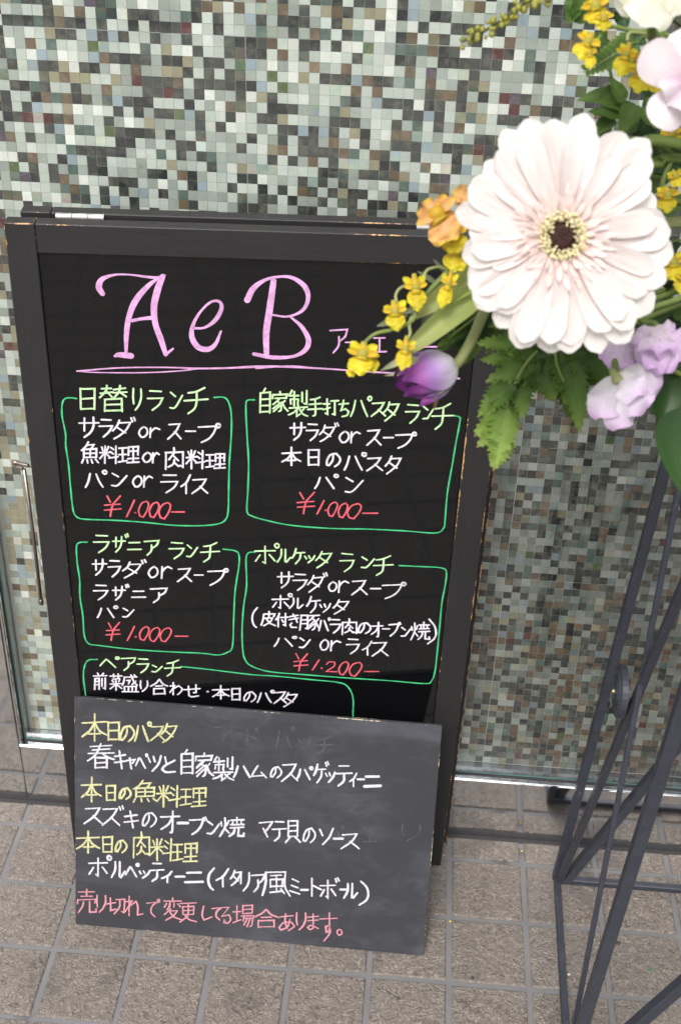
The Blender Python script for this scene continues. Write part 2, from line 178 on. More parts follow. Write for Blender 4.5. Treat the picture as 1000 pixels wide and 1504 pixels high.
# ---------------------------------------------------------------- helpers
def at(px, py, d): return CP+CF*d+CR*(d*(px-500)/fpx)-CU*(d*(py-752)/fpx)
class MB:
    def __init__(s): s.v = []; s.f = []; s.c = []          # c: per-vertex colour (t, s, rnd)
    def add(s, vs, fs, cs=None):
        b = len(s.v); s.v += [tuple(p) for p in vs]; s.f += [tuple(i+b for i in q) for q in fs]
        s.c += cs if cs else [(0, .5, 0)]*len(vs)
    def build(s, name, mat, parent=None, loc=None, smooth=False, attr='ts', half=None):
        me = bpy.data.meshes.new(name)
        o0 = V(parent['_w']) if (parent is not None and '_w' in parent) else (V(loc) if loc is not None else V((0, 0, 0)))
        me.from_pydata([(p[0]-o0.x, p[1]-o0.y, p[2]-o0.z) for p in s.v], [], s.f)
        a = me.attributes.new(attr, 'FLOAT_COLOR', 'POINT')
        a.data.foreach_set('color', [x for c in s.c for x in (c[0], c[1], c[2], 1)])
        if half:
            h = me.attributes.new('half', 'FLOAT_VECTOR', 'POINT')
            h.data.foreach_set('vector', list(half)*len(s.v))
        if smooth: me.shade_smooth()
        me.materials.append(mat); me.validate()
        o = bpy.data.objects.new(name, me); sc.collection.objects.link(o)
        if parent is not None:
            o.parent = parent
            if '_w' in parent: o['_w'] = list(o0)
        elif loc is not None: o.location = o0
        return o
def empty(name, label, cat, loc=(0, 0, 0), group=None, mat=None):
    o = bpy.data.objects.new(name, None); sc.collection.objects.link(o); o.empty_display_size = .02
    if mat is not None: o.matrix_world = mat
    else: o.location = loc; o['_w'] = list(loc)
    o['label'] = label; o['category'] = cat
    if group: o['group'] = group
    return o
def box(m, x0, y0, z0, x1, y1, z1, b=0.0, c=(0, .5, 0)):
    xs = (x0, x1); ys = (y0, y1); zs = (z0, z1)
    if b <= 0:
        vs = [(xs[i], ys[j], zs[k]) for i in (0, 1) for j in (0, 1) for k in (0, 1)]
        m.add(vs, [(0, 1, 3, 2), (4, 6, 7, 5), (0, 4, 5, 1), (2, 3, 7, 6), (0, 2, 6, 4), (1, 5, 7, 3)], [c]*8); return
    vs = []; idx = {}
    for i in (0, 1):
        for j in (0, 1):
            for k in (0, 1):
                for a in range(3):      # vertex lying on the face normal to axis a
                    p = [xs[i], ys[j], zs[k]]; sg = (1 if i == 0 else -1, 1 if j == 0 else -1, 1 if k == 0 else -1)
                    for e in range(3):
                        if e != a: p[e] += sg[e]*b
                    idx[i, j, k, a] = len(vs); vs.append(p)
    g = lambda *q: idx[q]
    fs = []
    for s_ in (0, 1):
        q = [g(s_, 0, 0, 0), g(s_, 1, 0, 0), g(s_, 1, 1, 0), g(s_, 0, 1, 0)]; fs.append(q if s_ else q[::-1])
        q = [g(0, s_, 0, 1), g(0, s_, 1, 1), g(1, s_, 1, 1), g(1, s_, 0, 1)]; fs.append(q if s_ else q[::-1])
        q = [g(0, 0, s_, 2), g(1, 0, s_, 2), g(1, 1, s_, 2), g(0, 1, s_, 2)]; fs.append(q if s_ else q[::-1])
    for p_ in (0, 1):
        for r_ in (0, 1):
            def fix(q, odd): fs.append(q if odd else q[::-1])
            fix([g(p_, r_, 0, 0), g(p_, r_, 0, 1), g(p_, r_, 1, 1), g(p_, r_, 1, 0)], p_ != r_ )
            fix([g(0, p_, r_, 1), g(0, p_, r_, 2), g(1, p_, r_, 2), g(1, p_, r_, 1)], p_ != r_)
            fix([g(p_, 0, r_, 0), g(p_, 1, r_, 0), g(p_, 1, r_, 2), g(p_, 0, r_, 2)], p_ != r_)
    for i in (0, 1):
        for j in (0, 1):
            for k in (0, 1):
                q = [g(i, j, k, 0), g(i, j, k, 1), g(i, j, k, 2)]
                fs.append(q if (i+j+k) % 2 else q[::-1])
    m.add(vs, fs, [c]*24)
def bezier(P, n):
    """Catmull-Rom through points P (Vectors)."""
    P = [V(p) for p in P]
    if len(P) == 2: return [P[0].lerp(P[1], i/n) for i in range(n+1)]
    Q = [2*P[0]-P[1]]+P+[2*P[-1]-P[-2]]; out = []
    for k in range(1, len(Q)-2):
        a, b, c, d = Q[k-1:k+3]
        for i in range(n):
            t = i/n; out.append(.5*((2*b)+(c-a)*t+(2*a-5*b+4*c-d)*t*t+(3*b-a-3*c+d)*t**3))
    out.append(P[-1]); return out
def tube(m, pts, r0, r1=None, k=6, cap=True):
    r1 = r0 if r1 is None else r1; n = len(pts); pts = [V(p) for p in pts]
    ref = V((.31, .2, .93)); vs = []; cs = []
    for i, p in enumerate(pts):
        d = (pts[min(i+1, n-1)]-pts[max(i-1, 0)]).normalized()
        a = d.cross(ref).normalized(); b = d.cross(a); r = r0+(r1-r0)*i/(n-1)
        for j in range(k):
            t = 2*math.pi*j/k; vs.append(p+a*(r*math.cos(t))+b*(r*math.sin(t))); cs.append((i/(n-1), j/k, .5))
    fs = [(i*k+j, i*k+(j+1) % k, (i+1)*k+(j+1) % k, (i+1)*k+j) for i in range(n-1) for j in range(k)]
    if cap: fs += [tuple(range(k))[::-1], tuple((n-1)*k+j for j in range(k))]
    m.add(vs, fs, cs)
def bar(m, A, B, wa, wb, up=V((0, 0, 1)), b=.0009):
    """square bar with chamfered edges from A to B"""
    A = V(A); B = V(B); d = (B-A).normalized(); x = d.cross(up).normalized(); y = x.cross(d)
    prof = []
    ha, hb = wa/2, wb/2
    for sx, sy in ((1, 1), (-1, 1), (-1, -1), (1, -1)):
        q = [(sx*(ha-b), sy*hb), (sx*ha, sy*(hb-b))]
        prof += q if sx*sy < 0 else q[::-1]
    prof = sorted(prof, key=lambda p: math.atan2(p[1], p[0]))
    vs = [P+x*p[0]+y*p[1] for P in (A, B) for p in prof]; k = 8
    fs = [(j, (j+1) % k, k+(j+1) % k, k+j) for j in range(k)]+[tuple(range(k))[::-1], tuple(range(k, 2*k))]
    m.add(vs, fs)
def blade(m, A, B, wid, N=None, prof='oval', nu=10, nv=4, cup=.0, bend=.0, wave=.0, teeth=0, fold=0., twist=0., wk=3, rnd=None, arch=0.):
    """leaf or petal from A to B, half width wid, face normal N, world coordinates"""
    A = V(A); B = V(B); N = -CF if N is None else V(N)
    y = B-A; L = y.length; y = y/L; x = y.cross(N).normalized(); z = x.cross(y)
    rnd = R() if rnd is None else rnd; ph = R()*6.28; vs = []; cs = []
    if teeth: nu = teeth*2
    for i in range(nu+1):
        t = i/nu
        if prof == 'oval': w_ = math.sin(math.pi*min(1, t*.97+.02))**.75
        elif prof == 'petal': w_ = (.28+.72*math.sin(math.pi/2*min(1, t/.7)))*(1 if t < .78 else math.sqrt(max(.02, 1-((t-.78)/.22)**2)))
        elif prof == 'wide': w_ = (.15+.85*math.sin(math.pi/2*min(1, t/.6)))*(1 if t < .6 else math.sqrt(max(.03, 1-((t-.6)/.4)**2)))
        elif prof == 'ovate': w_ = (math.sin(math.pi*min(1, (t*.98+.01)**.6)))**.8
        elif prof == 'tri': w_ = min(1, t*5+.1)*(1-t)**.8+.01
        elif prof == 'strap': w_ = (min(1, t*4+.3))*(1-t**5*.9)
        else: w_ = 1
        dy = 0
        if teeth:
            if i % 2: w_ *= .66
            else: dy = L*.07*(1-t*.5)
        for j in range(-nv, nv+1):
            s = j/nv; ww = wid*w_
            zz = cup*wid*s*s*w_+bend*L*(t*t-t*.2)+arch*L*4*t*(1-t)+fold*abs(s)*ww+wave*wid*(abs(s)**1.5)*math.sin(ph+t*wk*6.28+(2.1 if s > 0 else 0))
            zz += (.10*ww*(1 if i % 2 else -1)*abs(s) if teeth else 0)
            tw = twist*t; px_ = s*ww
            p = A+y*(L*t+dy*abs(s))+x*(px_*math.cos(tw)-zz*math.sin(tw))+z*(zz*math.cos(tw)+px_*math.sin(tw))
            vs.append(p); cs.append((t, s*.5+.5, rnd))
    n = 2*nv+1
    fs = [(i*n+j, i*n+j+1, (i+1)*n+j+1, (i+1)*n+j) for i in range(nu) for j in range(n-1)]
    m.add(vs, fs, cs)
def ico(m, c, r, sub=1, sq=(1, 1, 1), cc=(0, .5, 0)):
    k = 8; h = 6; c = V(c)
    vs = [c+V((0, 0, r*sq[2]))]; fs = []
    for i in range(1, h):
        a = math.pi*i/h
        for j in range(k): b = 2*math.pi*j/k; vs.append(c+V((r*sq[0]*math.sin(a)*math.cos(b), r*sq[1]*math.sin(a)*math.sin(b), r*sq[2]*math.cos(a))))
    vs.append(c-V((0, 0, r*sq[2])))
    for j in range(k): fs.append((0, 1+j, 1+(j+1) % k))
    for i in range(h-2):
        for j in range(k): fs.append((1+i*k+j, 1+(i+1)*k+j, 1+(i+1)*k+(j+1) % k, 1+i*k+(j+1) % k))
    for j in range(k): fs.append((len(vs)-1, 1+(h-2)*k+(j+1) % k, 1+(h-2)*k+j))
    m.add(vs, fs, [cc]*len(vs))
# ---------------------------------------------------------------- materials
class NT:
    def __init__(s, name):
        s.m = bpy.data.materials.new(name); s.m.use_nodes = True; s.t = s.m.node_tree
        s.p = s.t.nodes['Principled BSDF']; s.out = s.t.nodes['Material Output']
    def n(s, typ, **k):
        o = s.t.nodes.new('ShaderNode'+typ)
        for a, b in k.items():
            if a.startswith('_'): setattr(o, a[1:], b)
        return o
    def l(s, a, b): s.t.links.new(a, b)
    def set(s, inp, v):
        if hasattr(v, 'links') or hasattr(v, 'is_linked'): s.l(v, inp)
        else: inp.default_value = v
    def math(s, op, a, b=0.0, c=None, clamp=False):
        o = s.n('Math'); o.operation = op; o.use_clamp = clamp; s.set(o.inputs[0], a); s.set(o.inputs[1], b)
        if c is not None: s.set(o.inputs[2], c)
        return o.outputs[0]
    def noise(s, scale, vec=None, detail=3, rough=.55, dist=0):
        o = s.n('TexNoise'); o.inputs['Scale'].default_value = scale; o.inputs['Detail'].default_value = detail
        o.inputs['Roughness'].default_value = rough; o.inputs['Distortion'].default_value = dist
        if vec is not None: s.l(vec, o.inputs['Vector'])
        return o.outputs['Fac']
    def coord(s, kind='Object'): return s.n('TexCoord').outputs[kind]
    def attr(s, name):
        o = s.n('Attribute'); o.attribute_name = name; return o
    def scale(s, vec, v):
        o = s.n('VectorMath'); o.operation = 'MULTIPLY'; s.l(vec, o.inputs[0]); o.inputs[1].default_value = v; return o.outputs[0]
    def ramp(s, fac, stops, const=False):
        o = s.n('ValToRGB'); s.l(fac, o.inputs[0]); e = o.color_ramp.elements
        if const: o.color_ramp.interpolation = 'CONSTANT'
        while len(e) < len(stops): e.new(.5)
        for q, (p, c) in zip(e, stops): q.position = p; q.color = (c, c, c, 1) if isinstance(c, (int, float)) else tuple(c)+(1,)
        return o.outputs[0]
    def mix(s, f, a, b, mode='MIX'):
        o = s.n('Mix'); o.data_type = 'RGBA'; o.blend_type = mode; s.set(o.inputs[0], f)
        for i, v in ((6, a), (7, b)):
            if isinstance(v, tuple): o.inputs[i].default_value = v+(1,) if len(v) == 3 else v
            else: s.l(v, o.inputs[i])
        return o.outputs[2]
    def bump(s, h, strength=.3, dist=.001):
        o = s.n('Bump'); o.inputs['Strength'].default_value = strength; o.inputs['Distance'].default_value = dist
        s.l(h, o.inputs['Height']); s.l(o.outputs[0], s.p.inputs['Normal']); return o
    def base(s, c):
        if isinstance(c, tuple): s.p.inputs['Base Color'].default_value = c+(1,)
        else: s.l(c, s.p.inputs['Base Color'])
    def rough(s, r): s.set(s.p.inputs['Roughness'], r)
def simple(name, c, r=.5, metal=0, var=.25, scale=60, bump=.15):
    n = NT(name); nz = n.noise(scale, n.coord(), 4)
    n.base(n.mix(nz, tuple(x*(1-var) for x in c), tuple(min(1, x*(1+var)) for x in c))); n.rough(r); n.p.inputs['Metallic'].default_value = metal
    if bump: n.bump(nz, bump, .0005)
    return n.m
def edge_dist(n):
    """distance to the nearest edge of a box, from its half sizes and local position"""
    ab = n.n('VectorMath'); ab.operation = 'ABSOLUTE'; n.l(n.attr('lp').outputs['Vector'], ab.inputs[0])
    sb = n.n('VectorMath'); sb.operation = 'SUBTRACT'; n.l(n.attr('half').outputs['Vector'], sb.inputs[0]); n.l(ab.outputs[0], sb.inputs[1])
    sx = n.n('SeparateXYZ'); n.l(sb.outputs[0], sx.inputs[0]); a, b, c = sx.outputs
    return n.math('MAXIMUM', n.math('MINIMUM', a, b), n.math('MINIMUM', n.math('MAXIMUM', a, b), c))
def m_wood():
    n = NT('black_stained_wood'); co_ = n.coord(); ts = n.attr('ts')
    sx = n.n('SeparateXYZ'); n.l(co_, sx.inputs[0])
    # grain follows the longer side of each piece (stored in the piece's attribute)
    gx = n.scale(co_, (18, 420, 420)); gy = n.scale(co_, (420, 18, 420))
    sc_ = n.n('SeparateColor'); n.l(ts.outputs['Color'], sc_.inputs[0])
    mx = n.n('Mix'); mx.data_type = 'VECTOR'; n.l(sc_.outputs[0], mx.inputs[0]); n.l(gx, mx.inputs[4]); n.l(gy, mx.inputs[5])
    g = n.noise(1, mx.outputs[1], 4, .6); big = n.noise(9, co_, 3)
    base = n.mix(g, (.006, .0055, .0062), (.020, .0178, .0200))
    base = n.mix(n.math('MULTIPLY', big, .5), base, (.028, .025, .028))
    scr = n.noise(300, n.scale(co_, (1, .15, 1)), 2); 
    ed = edge_dist(n)
    wn = n.math('MULTIPLY', n.noise(75, co_, 5, .75), n.ramp(n.noise(7, co_, 3), [(.3, .25), (.72, .85)]))
    thr = n.math('SUBTRACT', wn, n.math('MULTIPLY', ed, 95))
    fac = n.ramp(thr, [(.265, 0), (.32, 1)])
    spot = n.ramp(n.noise(34, n.scale(co_, (1, .35, 1)), 6, .8), [(.70, 0), (.73, 1)])
    near = n.ramp(ed, [(.004, 1), (.012, 0)])
    fac = n.math('MAXIMUM', fac, n.math('MULTIPLY', spot, near))
    raw = n.mix(g, (.42, .2, .07), (.62, .4, .18))
    n.base(n.mix(fac, base, raw)); n.rough(n.math('ADD', .42, n.math('MULTIPLY', g, .25))); n.bump(g, .25, .0004)
    return n.m
def m_chalkboard():
    n = NT('chalkboard'); co_ = n.coord()
    a = n.noise(7, co_, 4, .6, .6); b = n.noise(30, n.scale(co_, (.6, 1.3, 1)), 5, .7, .8); f = n.noise(900, co_, 2)
    base = n.mix(a, (.019, .019, .0225), (.030, .030, .035))
    base = n.mix(n.math('MULTIPLY', n.ramp(n.math('MULTIPLY', a, b), [(.22, 0), (.42, 1)]), .30), base, (.12, .125, .15))
    base = n.mix(n.math('MULTIPLY', f, .25), base, (.08, .08, .095))
    band = n.noise(3.1, n.scale(co_, (.6, 6, 1)), 3, .5, .4)
    base = n.mix(n.math('MULTIPLY', n.ramp(band, [(.56, 0), (.74, 1)]), .34), base, (.13, .135, .165))
    scr = n.ramp(n.noise(26, n.scale(co_, (.5, 3, 1)), 2, .5, 3.5), [(.493, 0), (.5, 1), (.507, 0)])
    base = n.mix(n.math('MULTIPLY', scr, n.ramp(a, [(.5, 0), (.7, .22)])), base, (.25, .26, .30))
    ed = edge_dist(n); wn = n.math('MULTIPLY', n.noise(120, co_, 4, .7), n.noise(16, co_, 2))
    fac = n.ramp(n.math('SUBTRACT', wn, n.math('MULTIPLY', ed, 130)), [(.245, 0), (.27, 1)])
    n.base(n.mix(fac, base, (.55, .48, .36))); n.rough(.72); n.p.inputs['Specular IOR Level'].default_value = .35; n.bump(f, .08, .0002)
    return n.m
def m_gloss():
    n = NT('gloss_black_panel'); co_ = n.coord(); d = n.noise(700, co_, 2)
    dust = n.ramp(n.noise(260, co_, 1), [(.80, 0), (.83, 1)]); sm = n.noise(6, co_, 4, .6, 1)
    base = n.mix(n.math('MULTIPLY', dust, .5), (.0040, .0042, .0050), (.12, .12, .13))
    n.base(base); n.rough(n.math('ADD', .02, n.math('MULTIPLY', sm, .05))); n.p.inputs['Specular IOR Level'].default_value = .52
    return n.m
def m_pen(name, c, chalk=False, ghost=False):
    n = NT(name); co_ = n.coord(); g = n.noise(1500 if chalk else 500, co_, 3, .7)
    dark = (.10, .10, .115) if chalk else tuple(x*.8 for x in c)
    if ghost: n.base(n.mix(n.ramp(n.noise(90, co_, 3), [(.35, 0), (.75, .5)]), (.030, .031, .037), c)); n.rough(.8)
    elif chalk:
        n.base(n.mix(n.ramp(g, [(.38, 0), (.56, 1)]), dark, c)); n.rough(.9); n.bump(g, .4, .0004)
    else:
        n.base(n.mix(n.math('MULTIPLY', n.ramp(n.noise(120, co_, 4, .7), [(.42, 1), (.60, 0)]), .75), c, tuple(x*.62 for x in c))); n.rough(.45)
    return n.m
def m_iron():
    n = NT('painted_iron'); co_ = n.coord('Object'); a = n.noise(60, co_, 4); b = n.noise(240, co_, 4, .7)
    base = n.mix(a, (.028, .031, .043), (.062, .067, .088)); base = n.mix(n.ramp(b, [(.6, 0), (.78, .6)]), base, (.14, .145, .16))
    d = n.ramp(n.noise(45, co_, 6, .9), [(.64, 0), (.70, 1)]); base = n.mix(n.math('MULTIPLY', d, .6), base, (.38, .39, .41))
    n.base(base); n.rough(.46); n.p.inputs['Metallic'].default_value = .25; n.bump(b, .3, .0005)
    return n.m
def m_steel():
    n = NT('mirror_steel'); co_ = n.coord(); g = n.noise(1, n.scale(co_, (14, 14, 900)), 3); c = n.noise(8, co_, 4, .6)
    n.base(n.mix(c, (.66, .66, .67), (.80, .80, .81))); n.p.inputs['Metallic'].default_value = 1
    n.rough(n.math('ADD', .045, n.math('MULTIPLY', n.math('MULTIPLY', g, c), .10))); n.bump(n.noise(5, co_, 2), .12, .003)
    return n.m
def m_glass():
    n = NT('clear_glass'); t = n.t
    tr = n.n('BsdfTransparent'); tr.inputs[0].default_value = (.982, .99, .984, 1)
    gl = n.n('BsdfGlossy'); gl.inputs['Roughness'].default_value = .012
    fr = n.n('Fresnel'); n.l(n.math('SUBTRACT', 1.5, n.math('MULTIPLY', n.n('NewGeometry').outputs['Backfacing'], .8333)), fr.inputs[0]); mx = n.n('MixShader')
    n.l(fr.outputs[0], mx.inputs[0]); n.l(tr.outputs[0], mx.inputs[1]); n.l(gl.outputs[0], mx.inputs[2]); n.l(mx.outputs[0], n.out.inputs[0])
    return n.m
def m_mosaic():
    n = NT('shell_mosaic'); co_ = n.coord(); c = n.attr('col'); r = n.attr('rv')
    sh = n.n('VectorMath'); sh.operation = 'MULTIPLY_ADD'; n.l(r.outputs['Vector'], sh.inputs[0]); sh.inputs[1].default_value = (37, 53, 71); n.l(co_, sh.inputs[2])
    rot = n.n('VectorRotate'); rot.rotation_type = 'AXIS_ANGLE'; rot.inputs['Axis'].default_value = (0, 1, 0); n.l(sh.outputs[0], rot.inputs['Vector'])
    sr = n.n('SeparateXYZ'); n.l(r.outputs['Vector'], sr.inputs[0]); n.l(n.math('MULTIPLY', sr.outputs[0], 3.14), rot.inputs['Angle'])
    st = n.noise(1, n.scale(rot.outputs[0], (50, 50, 330)), 3, .6, .6); cl = n.noise(95, sh.outputs[0], 2)
    base = n.mix(st, n.mix(.22, c.outputs['Color'], (0, 0, 0)), c.outputs['Color'])
    base = n.mix(n.math('MULTIPLY', n.ramp(cl, [(.5, 0), (.62, 1)]), .28), base, n.mix(.5, c.outputs['Color'], (.42, .38, .30)))
    hue = n.ramp(n.noise(70, sh.outputs[0], 1), [(.25, (.9, .35, .5)), (.45, (.85, .8, .5)), (.6, (.35, .7, .5)), (.8, (.4, .45, .9))])
    ir = n.math('MULTIPLY', n.ramp(sr.outputs[1], [(.90, 0), (.96, 1)]), .30)
    base = n.mix(ir, base, n.mix(1, base, hue, 'MULTIPLY')); base = n.mix(n.math('MULTIPLY', ir, .35), base, hue)
    n.base(base); n.rough(n.math('ADD', .2, n.math('MULTIPLY', st, .22))); n.p.inputs['Specular IOR Level'].default_value = .38
    n.bump(st, .18, .0004)
    return n.m
def m_tile():
    n = NT('split_stone_tile'); co_ = n.coord('Object'); g = n.attr('ts'); 
    geo = n.n('NewGeometry').outputs['Position']; oi = n.n('ObjectInfo').outputs['Random']
    sh = n.n('VectorMath'); sh.operation = 'ADD'; cmb = n.n('CombineXYZ'); n.l(oi, cmb.inputs[0]); n.l(oi, cmb.inputs[1]); n.l(geo, sh.inputs[0]); n.l(cmb.outputs[0], sh.inputs[1])
    v = sh.outputs[0]
    a = n.noise(100, v, 5, .62, .8); b = n.noise(330, v, 3, .6); c = n.noise(12, v, 3)
    sp = n.ramp(n.noise(190, v, 4, .65, 1.4), [(.53, 0), (.60, 1)]); dk = n.ramp(n.noise(140, v, 4, .6, 1.6), [(.36, 1), (.46, 0)])
    base = n.mix(c, (.158, .132, .113), (.212, .183, .162)); base = n.mix(n.math('MULTIPLY', dk, .8), base, (.065, .053, .046))
    base = n.mix(n.math('MULTIPLY', sp, .55), base, (.42, .36, .295))
    base = n.mix(n.math('MULTIPLY', n.math('SUBTRACT', oi, .3), .25), base, (.17, .155, .145))
    st = n.ramp(n.noise(5, geo, 5, .65), [(.50, 0), (.68, .45)]); base = n.mix(st, base, (.17, .158, .150))
    spk = n.ramp(n.noise(75, geo, 2), [(.765, 0), (.78, .8)]); base = n.mix(spk, base, (.03, .028, .03)); base = n.mix(n.ramp(n.noise(9, geo, 6, .7, .5), [(.55, 0), (.70, .5)]), base, (.05, .043, .04))
    n.base(base); n.rough(.58); h = n.math('ADD', n.math('MULTIPLY', a, 1.0), n.math('MULTIPLY', b, .35)); n.bump(h, 1.0, .005)
    return n.m
def m_grout():
    n = NT('cement_grout'); v = n.n('NewGeometry').outputs['Position']; a = n.noise(18, v, 4); b = n.noise(400, v, 3)
    base = n.mix(a, (.130, .128, .132), (.215, .213, .222)); base = n.mix(n.math('MULTIPLY', b, .4), base, (.13, .125, .125))
    base = n.mix(n.ramp(n.noise(7, v, 5, .65), [(.62, 0), (.72, .7)]), base, (.055, .052, .052))
    n.base(base); n.rough(.9); n.bump(b, .4, .0008)
    return n.m
def plant(name, stops, trans=.35, rough=.5, vein=.3, vk=9, back=None, spotc=None, sat=1.0):
    """petal / leaf: colour ramp from base to tip, fine lengthwise veins, light passing through"""
    n = NT(name); ts = n.attr('ts'); sp = n.n('SeparateColor'); n.l(ts.outputs['Color'], sp.inputs[0])
    t, s, r = sp.outputs[:3]
    cb = n.n('CombineXYZ'); n.l(n.math('MULTIPLY', s, vk), cb.inputs[0]); n.l(n.math('MULTIPLY', t, .8), cb.inputs[1]); n.l(n.math('MULTIPLY', r, 31), cb.inputs[2])
    vn = n.noise(3, cb.outputs[0], 3, .6); bl = n.noise(160, n.coord(), 3)
    tt = n.math('ADD', t, n.math('MULTIPLY', n.math('SUBTRACT', vn, .5), .35))
    base = n.ramp(tt, stops)
    base = n.mix(n.math('MULTIPLY', n.ramp(vn, [(.4, 1), (.6, 0)]), vein), base, n.mix(1, base, (.62, .60, .55), 'MULTIPLY'))
    base = n.mix(n.math('MULTIPLY', bl, .3), base, n.mix(1, base, (.75, .78, .7), 'MULTIPLY'))
    hs = n.n('HueSaturation'); n.l(base, hs.inputs['Color']); n.l(n.math('ADD', .88, n.math('MULTIPLY', r, .24)), hs.inputs['Value']); hs.inputs['Saturation'].default_value = sat
    base = hs.outputs[0]
    if spotc:
        base = n.mix(n.ramp(n.noise(110, n.coord(), 4, .7), [(.62, 0), (.7, .8)]), base, spotc)
    n.base(base); n.rough(rough); n.p.inputs['Specular IOR Level'].default_value = .3; n.bump(vn, .35, .0006)
    tr = n.n('BsdfTranslucent'); n.l(base, tr.inputs[0]); mx = n.n('MixShader'); mx.inputs[0].default_value = trans
    n.l(n.p.outputs[0], mx.inputs[1]); n.l(tr.outputs[0], mx.inputs[2]); n.l(mx.outputs[0], n.out.inputs[0])
    return n.m
WOOD = m_wood(); BOARD = m_chalkboard(); GLOSS = m_gloss(); IRON = m_iron(); STEEL = m_steel(); GLASS = m_glass(); MOS = m_mosaic(); TILE = m_tile(); GROUT = m_grout()
SATIN = simple('satin_steel', (.50, .53, .58), .18, 1, .12); CHROME = simple('bright_hinge_steel', (.62, .60, .60), .25, 1, .1); RODM = simple('weathered_wire', (.30, .25, .22), .35, .9, .5)
SEAL = simple('dark_sealant', (.035, .033, .035), .8, 0, .4, 90, .5); WALLM = simple('painted_render', (.42, .41, .39), .85, 0, .1, 30, .4)
PAVE = simple('far_paving', (.16, .145, .13), .8, 0, .3, 12, .3); GLASSEDGE = simple('green_glass_edge', (.10, .20, .19), .2, 0, .15)
PEN = {'mint': m_pen('mint_marker', (.62, .90, .50)), 'white': m_pen('white_marker', (.86, .80, .90)), 'red': m_pen('red_marker', (.80, .13, .17)),
       'pink': m_pen('lilac_marker', (.78, .42, .74)), 'green': m_pen('green_marker', (.07, .62, .25)),
       'cyellow': m_pen('yellow_chalk', (.72, .70, .34), True), 'cwhite': m_pen('white_chalk', (.78, .78, .84), True), 'cred': m_pen('pink_chalk', (.78, .30, .36), True),
       'ghost': m_pen('rubbed_out_chalk', (.12, .125, .145), True, True)}
# ---------------------------------------------------------------- ground
def tag(o, label=None, cat=None, group=None, kind=None):
    for k, v in (('label', label), ('category', cat), ('group', group), ('kind', kind)):
        if v: o[k] = v
    return o
m = MB(); s_ = 60
m.add([(-s_, -s_, -.012), (s_, -s_, -.012), (s_, s_, -.012), (-s_, s_, -.012)], [(0, 1, 2, 3)])
tag(m.build('ground', PAVE), kind='structure')
T = .1; FX, FY = CAM[8], CAM[9]; GW = .0070
m = MB(); box(m, -3.2, -4.6, -.011, 3.2, .03, -.0022)
floor = tag(m.build('floor', GROUT), kind='structure')
def tile_shape(m, cx_, cy_, hx, hy, z1=0.0):
    b = .0016; zs = [z1+U(-.0006, .0006) for _ in range(4)]
    top = [(cx_-hx+b, cy_-hy+b, zs[0]), (cx_+hx-b, cy_-hy+b, zs[1]), (cx_+hx-b, cy_+hy-b, zs[2]), (cx_-hx+b, cy_+hy-b, zs[3])]
    mid = [(cx_-hx, cy_-hy, z1-.0016), (cx_+hx, cy_-hy, z1-.0016), (cx_+hx, cy_+hy, z1-.0016), (cx_-hx, cy_+hy, z1-.0016)]
    bot = [(x, y, z1-.006) for x, y, z in mid]
    m.add(top+mid+bot, [(0, 1, 2, 3)]+[(4+i, 4+(i+1) % 4, (i+1) % 4, i) for i in range(4)]+[(8+i, 8+(i+1) % 4, 4+(i+1) % 4, 4+i) for i in range(4)])
far = MB(); hx = T/2-GW/2; near = 0
for r_ in range(-1, 45):
    for c_ in range(-28, 34):
        x = FX+(c_+.5)*T; y = FY-(r_+.5)*T; hy = hx
        if r_ == -1: y0, y1 = FY+GW/2, -.0095; y = (y0+y1)/2; hy = (y1-y0)/2
        if -5 <= c_ <= 13 and r_ <= 14:
            t_ = MB(); tile_shape(t_, x+U(-.0004, .0004), y+U(-.0004, .0004), hx, hy); near += 1
            t_.build('tile', TILE, floor)
        else: tile_shape(far, x, y, hx, hy)
tag(far.build('tile_field', TILE, floor), kind='stuff')
m = MB(); box(m, -60, -60, -.10, 60, -4.75, -.008); tag(m.build('road', simple('asphalt', (.05, .05, .052), .85, 0, .4, 60, .4)), kind='structure')
m = MB(); box(m, -60, -4.75, -.011, 60, -4.61, .010, .008); tag(m.build('kerb', simple('kerb_concrete', (.30, .29, .28), .8, 0, .2, 40, .3)), kind='structure')
# ---------------------------------------------------------------- mosaic wall behind glass in a steel frame
D = .035; P = CAM[7]; ZB = .107; XL = -.4705
wall = empty('mosaic_wall', 'wall of small shell mosaic tiles behind glass, set in a polished steel frame', 'wall', (0, 0, 0))
m = MB(); box(m, -.476, D-.0008, .02, 2.2, .30, 2.5); m.build('backing', simple('pale_tile_adhesive', (.42, .45, .42), .8, 0, .1), wall)
pal = {'l': (.57, .62, .575), 'w': (.79, .81, .76), 'g': (.38, .42, .385), 'd': (.075, .080, .074), 'k': (.042, .045, .046), 'b': (.17, .125, .085),
       't': (.34, .31, .215), 'r': (.12, .045, .045), 'p': (.11, .09, .12), 'n': (.10, .14, .06), 'e': (.12, .17, .15), 's': (.34, .42, .47)}
def zone(x, z):
    n1 = noise.noise(V((x*3.1, z*3.1, 1.7))); n2 = noise.noise(V((x*5, z*5, 9.1)))
    warm = max(0, min(1, .30+1.1*n1+.9*math.exp(-((x-.05)/.16)**2-((z-.95)/.12)**2)+.8*math.exp(-((x-.26)/.22)**2-((z-.30)/.09)**2)))  # random warm tiles, plus two brownish reflections painted in
    low = max(0, min(1, (-.25-x)*6))*max(0, min(1, (.75-z)*4))      # pale, even reflection painted into the tile colours low on the left
    return warm, low, n2
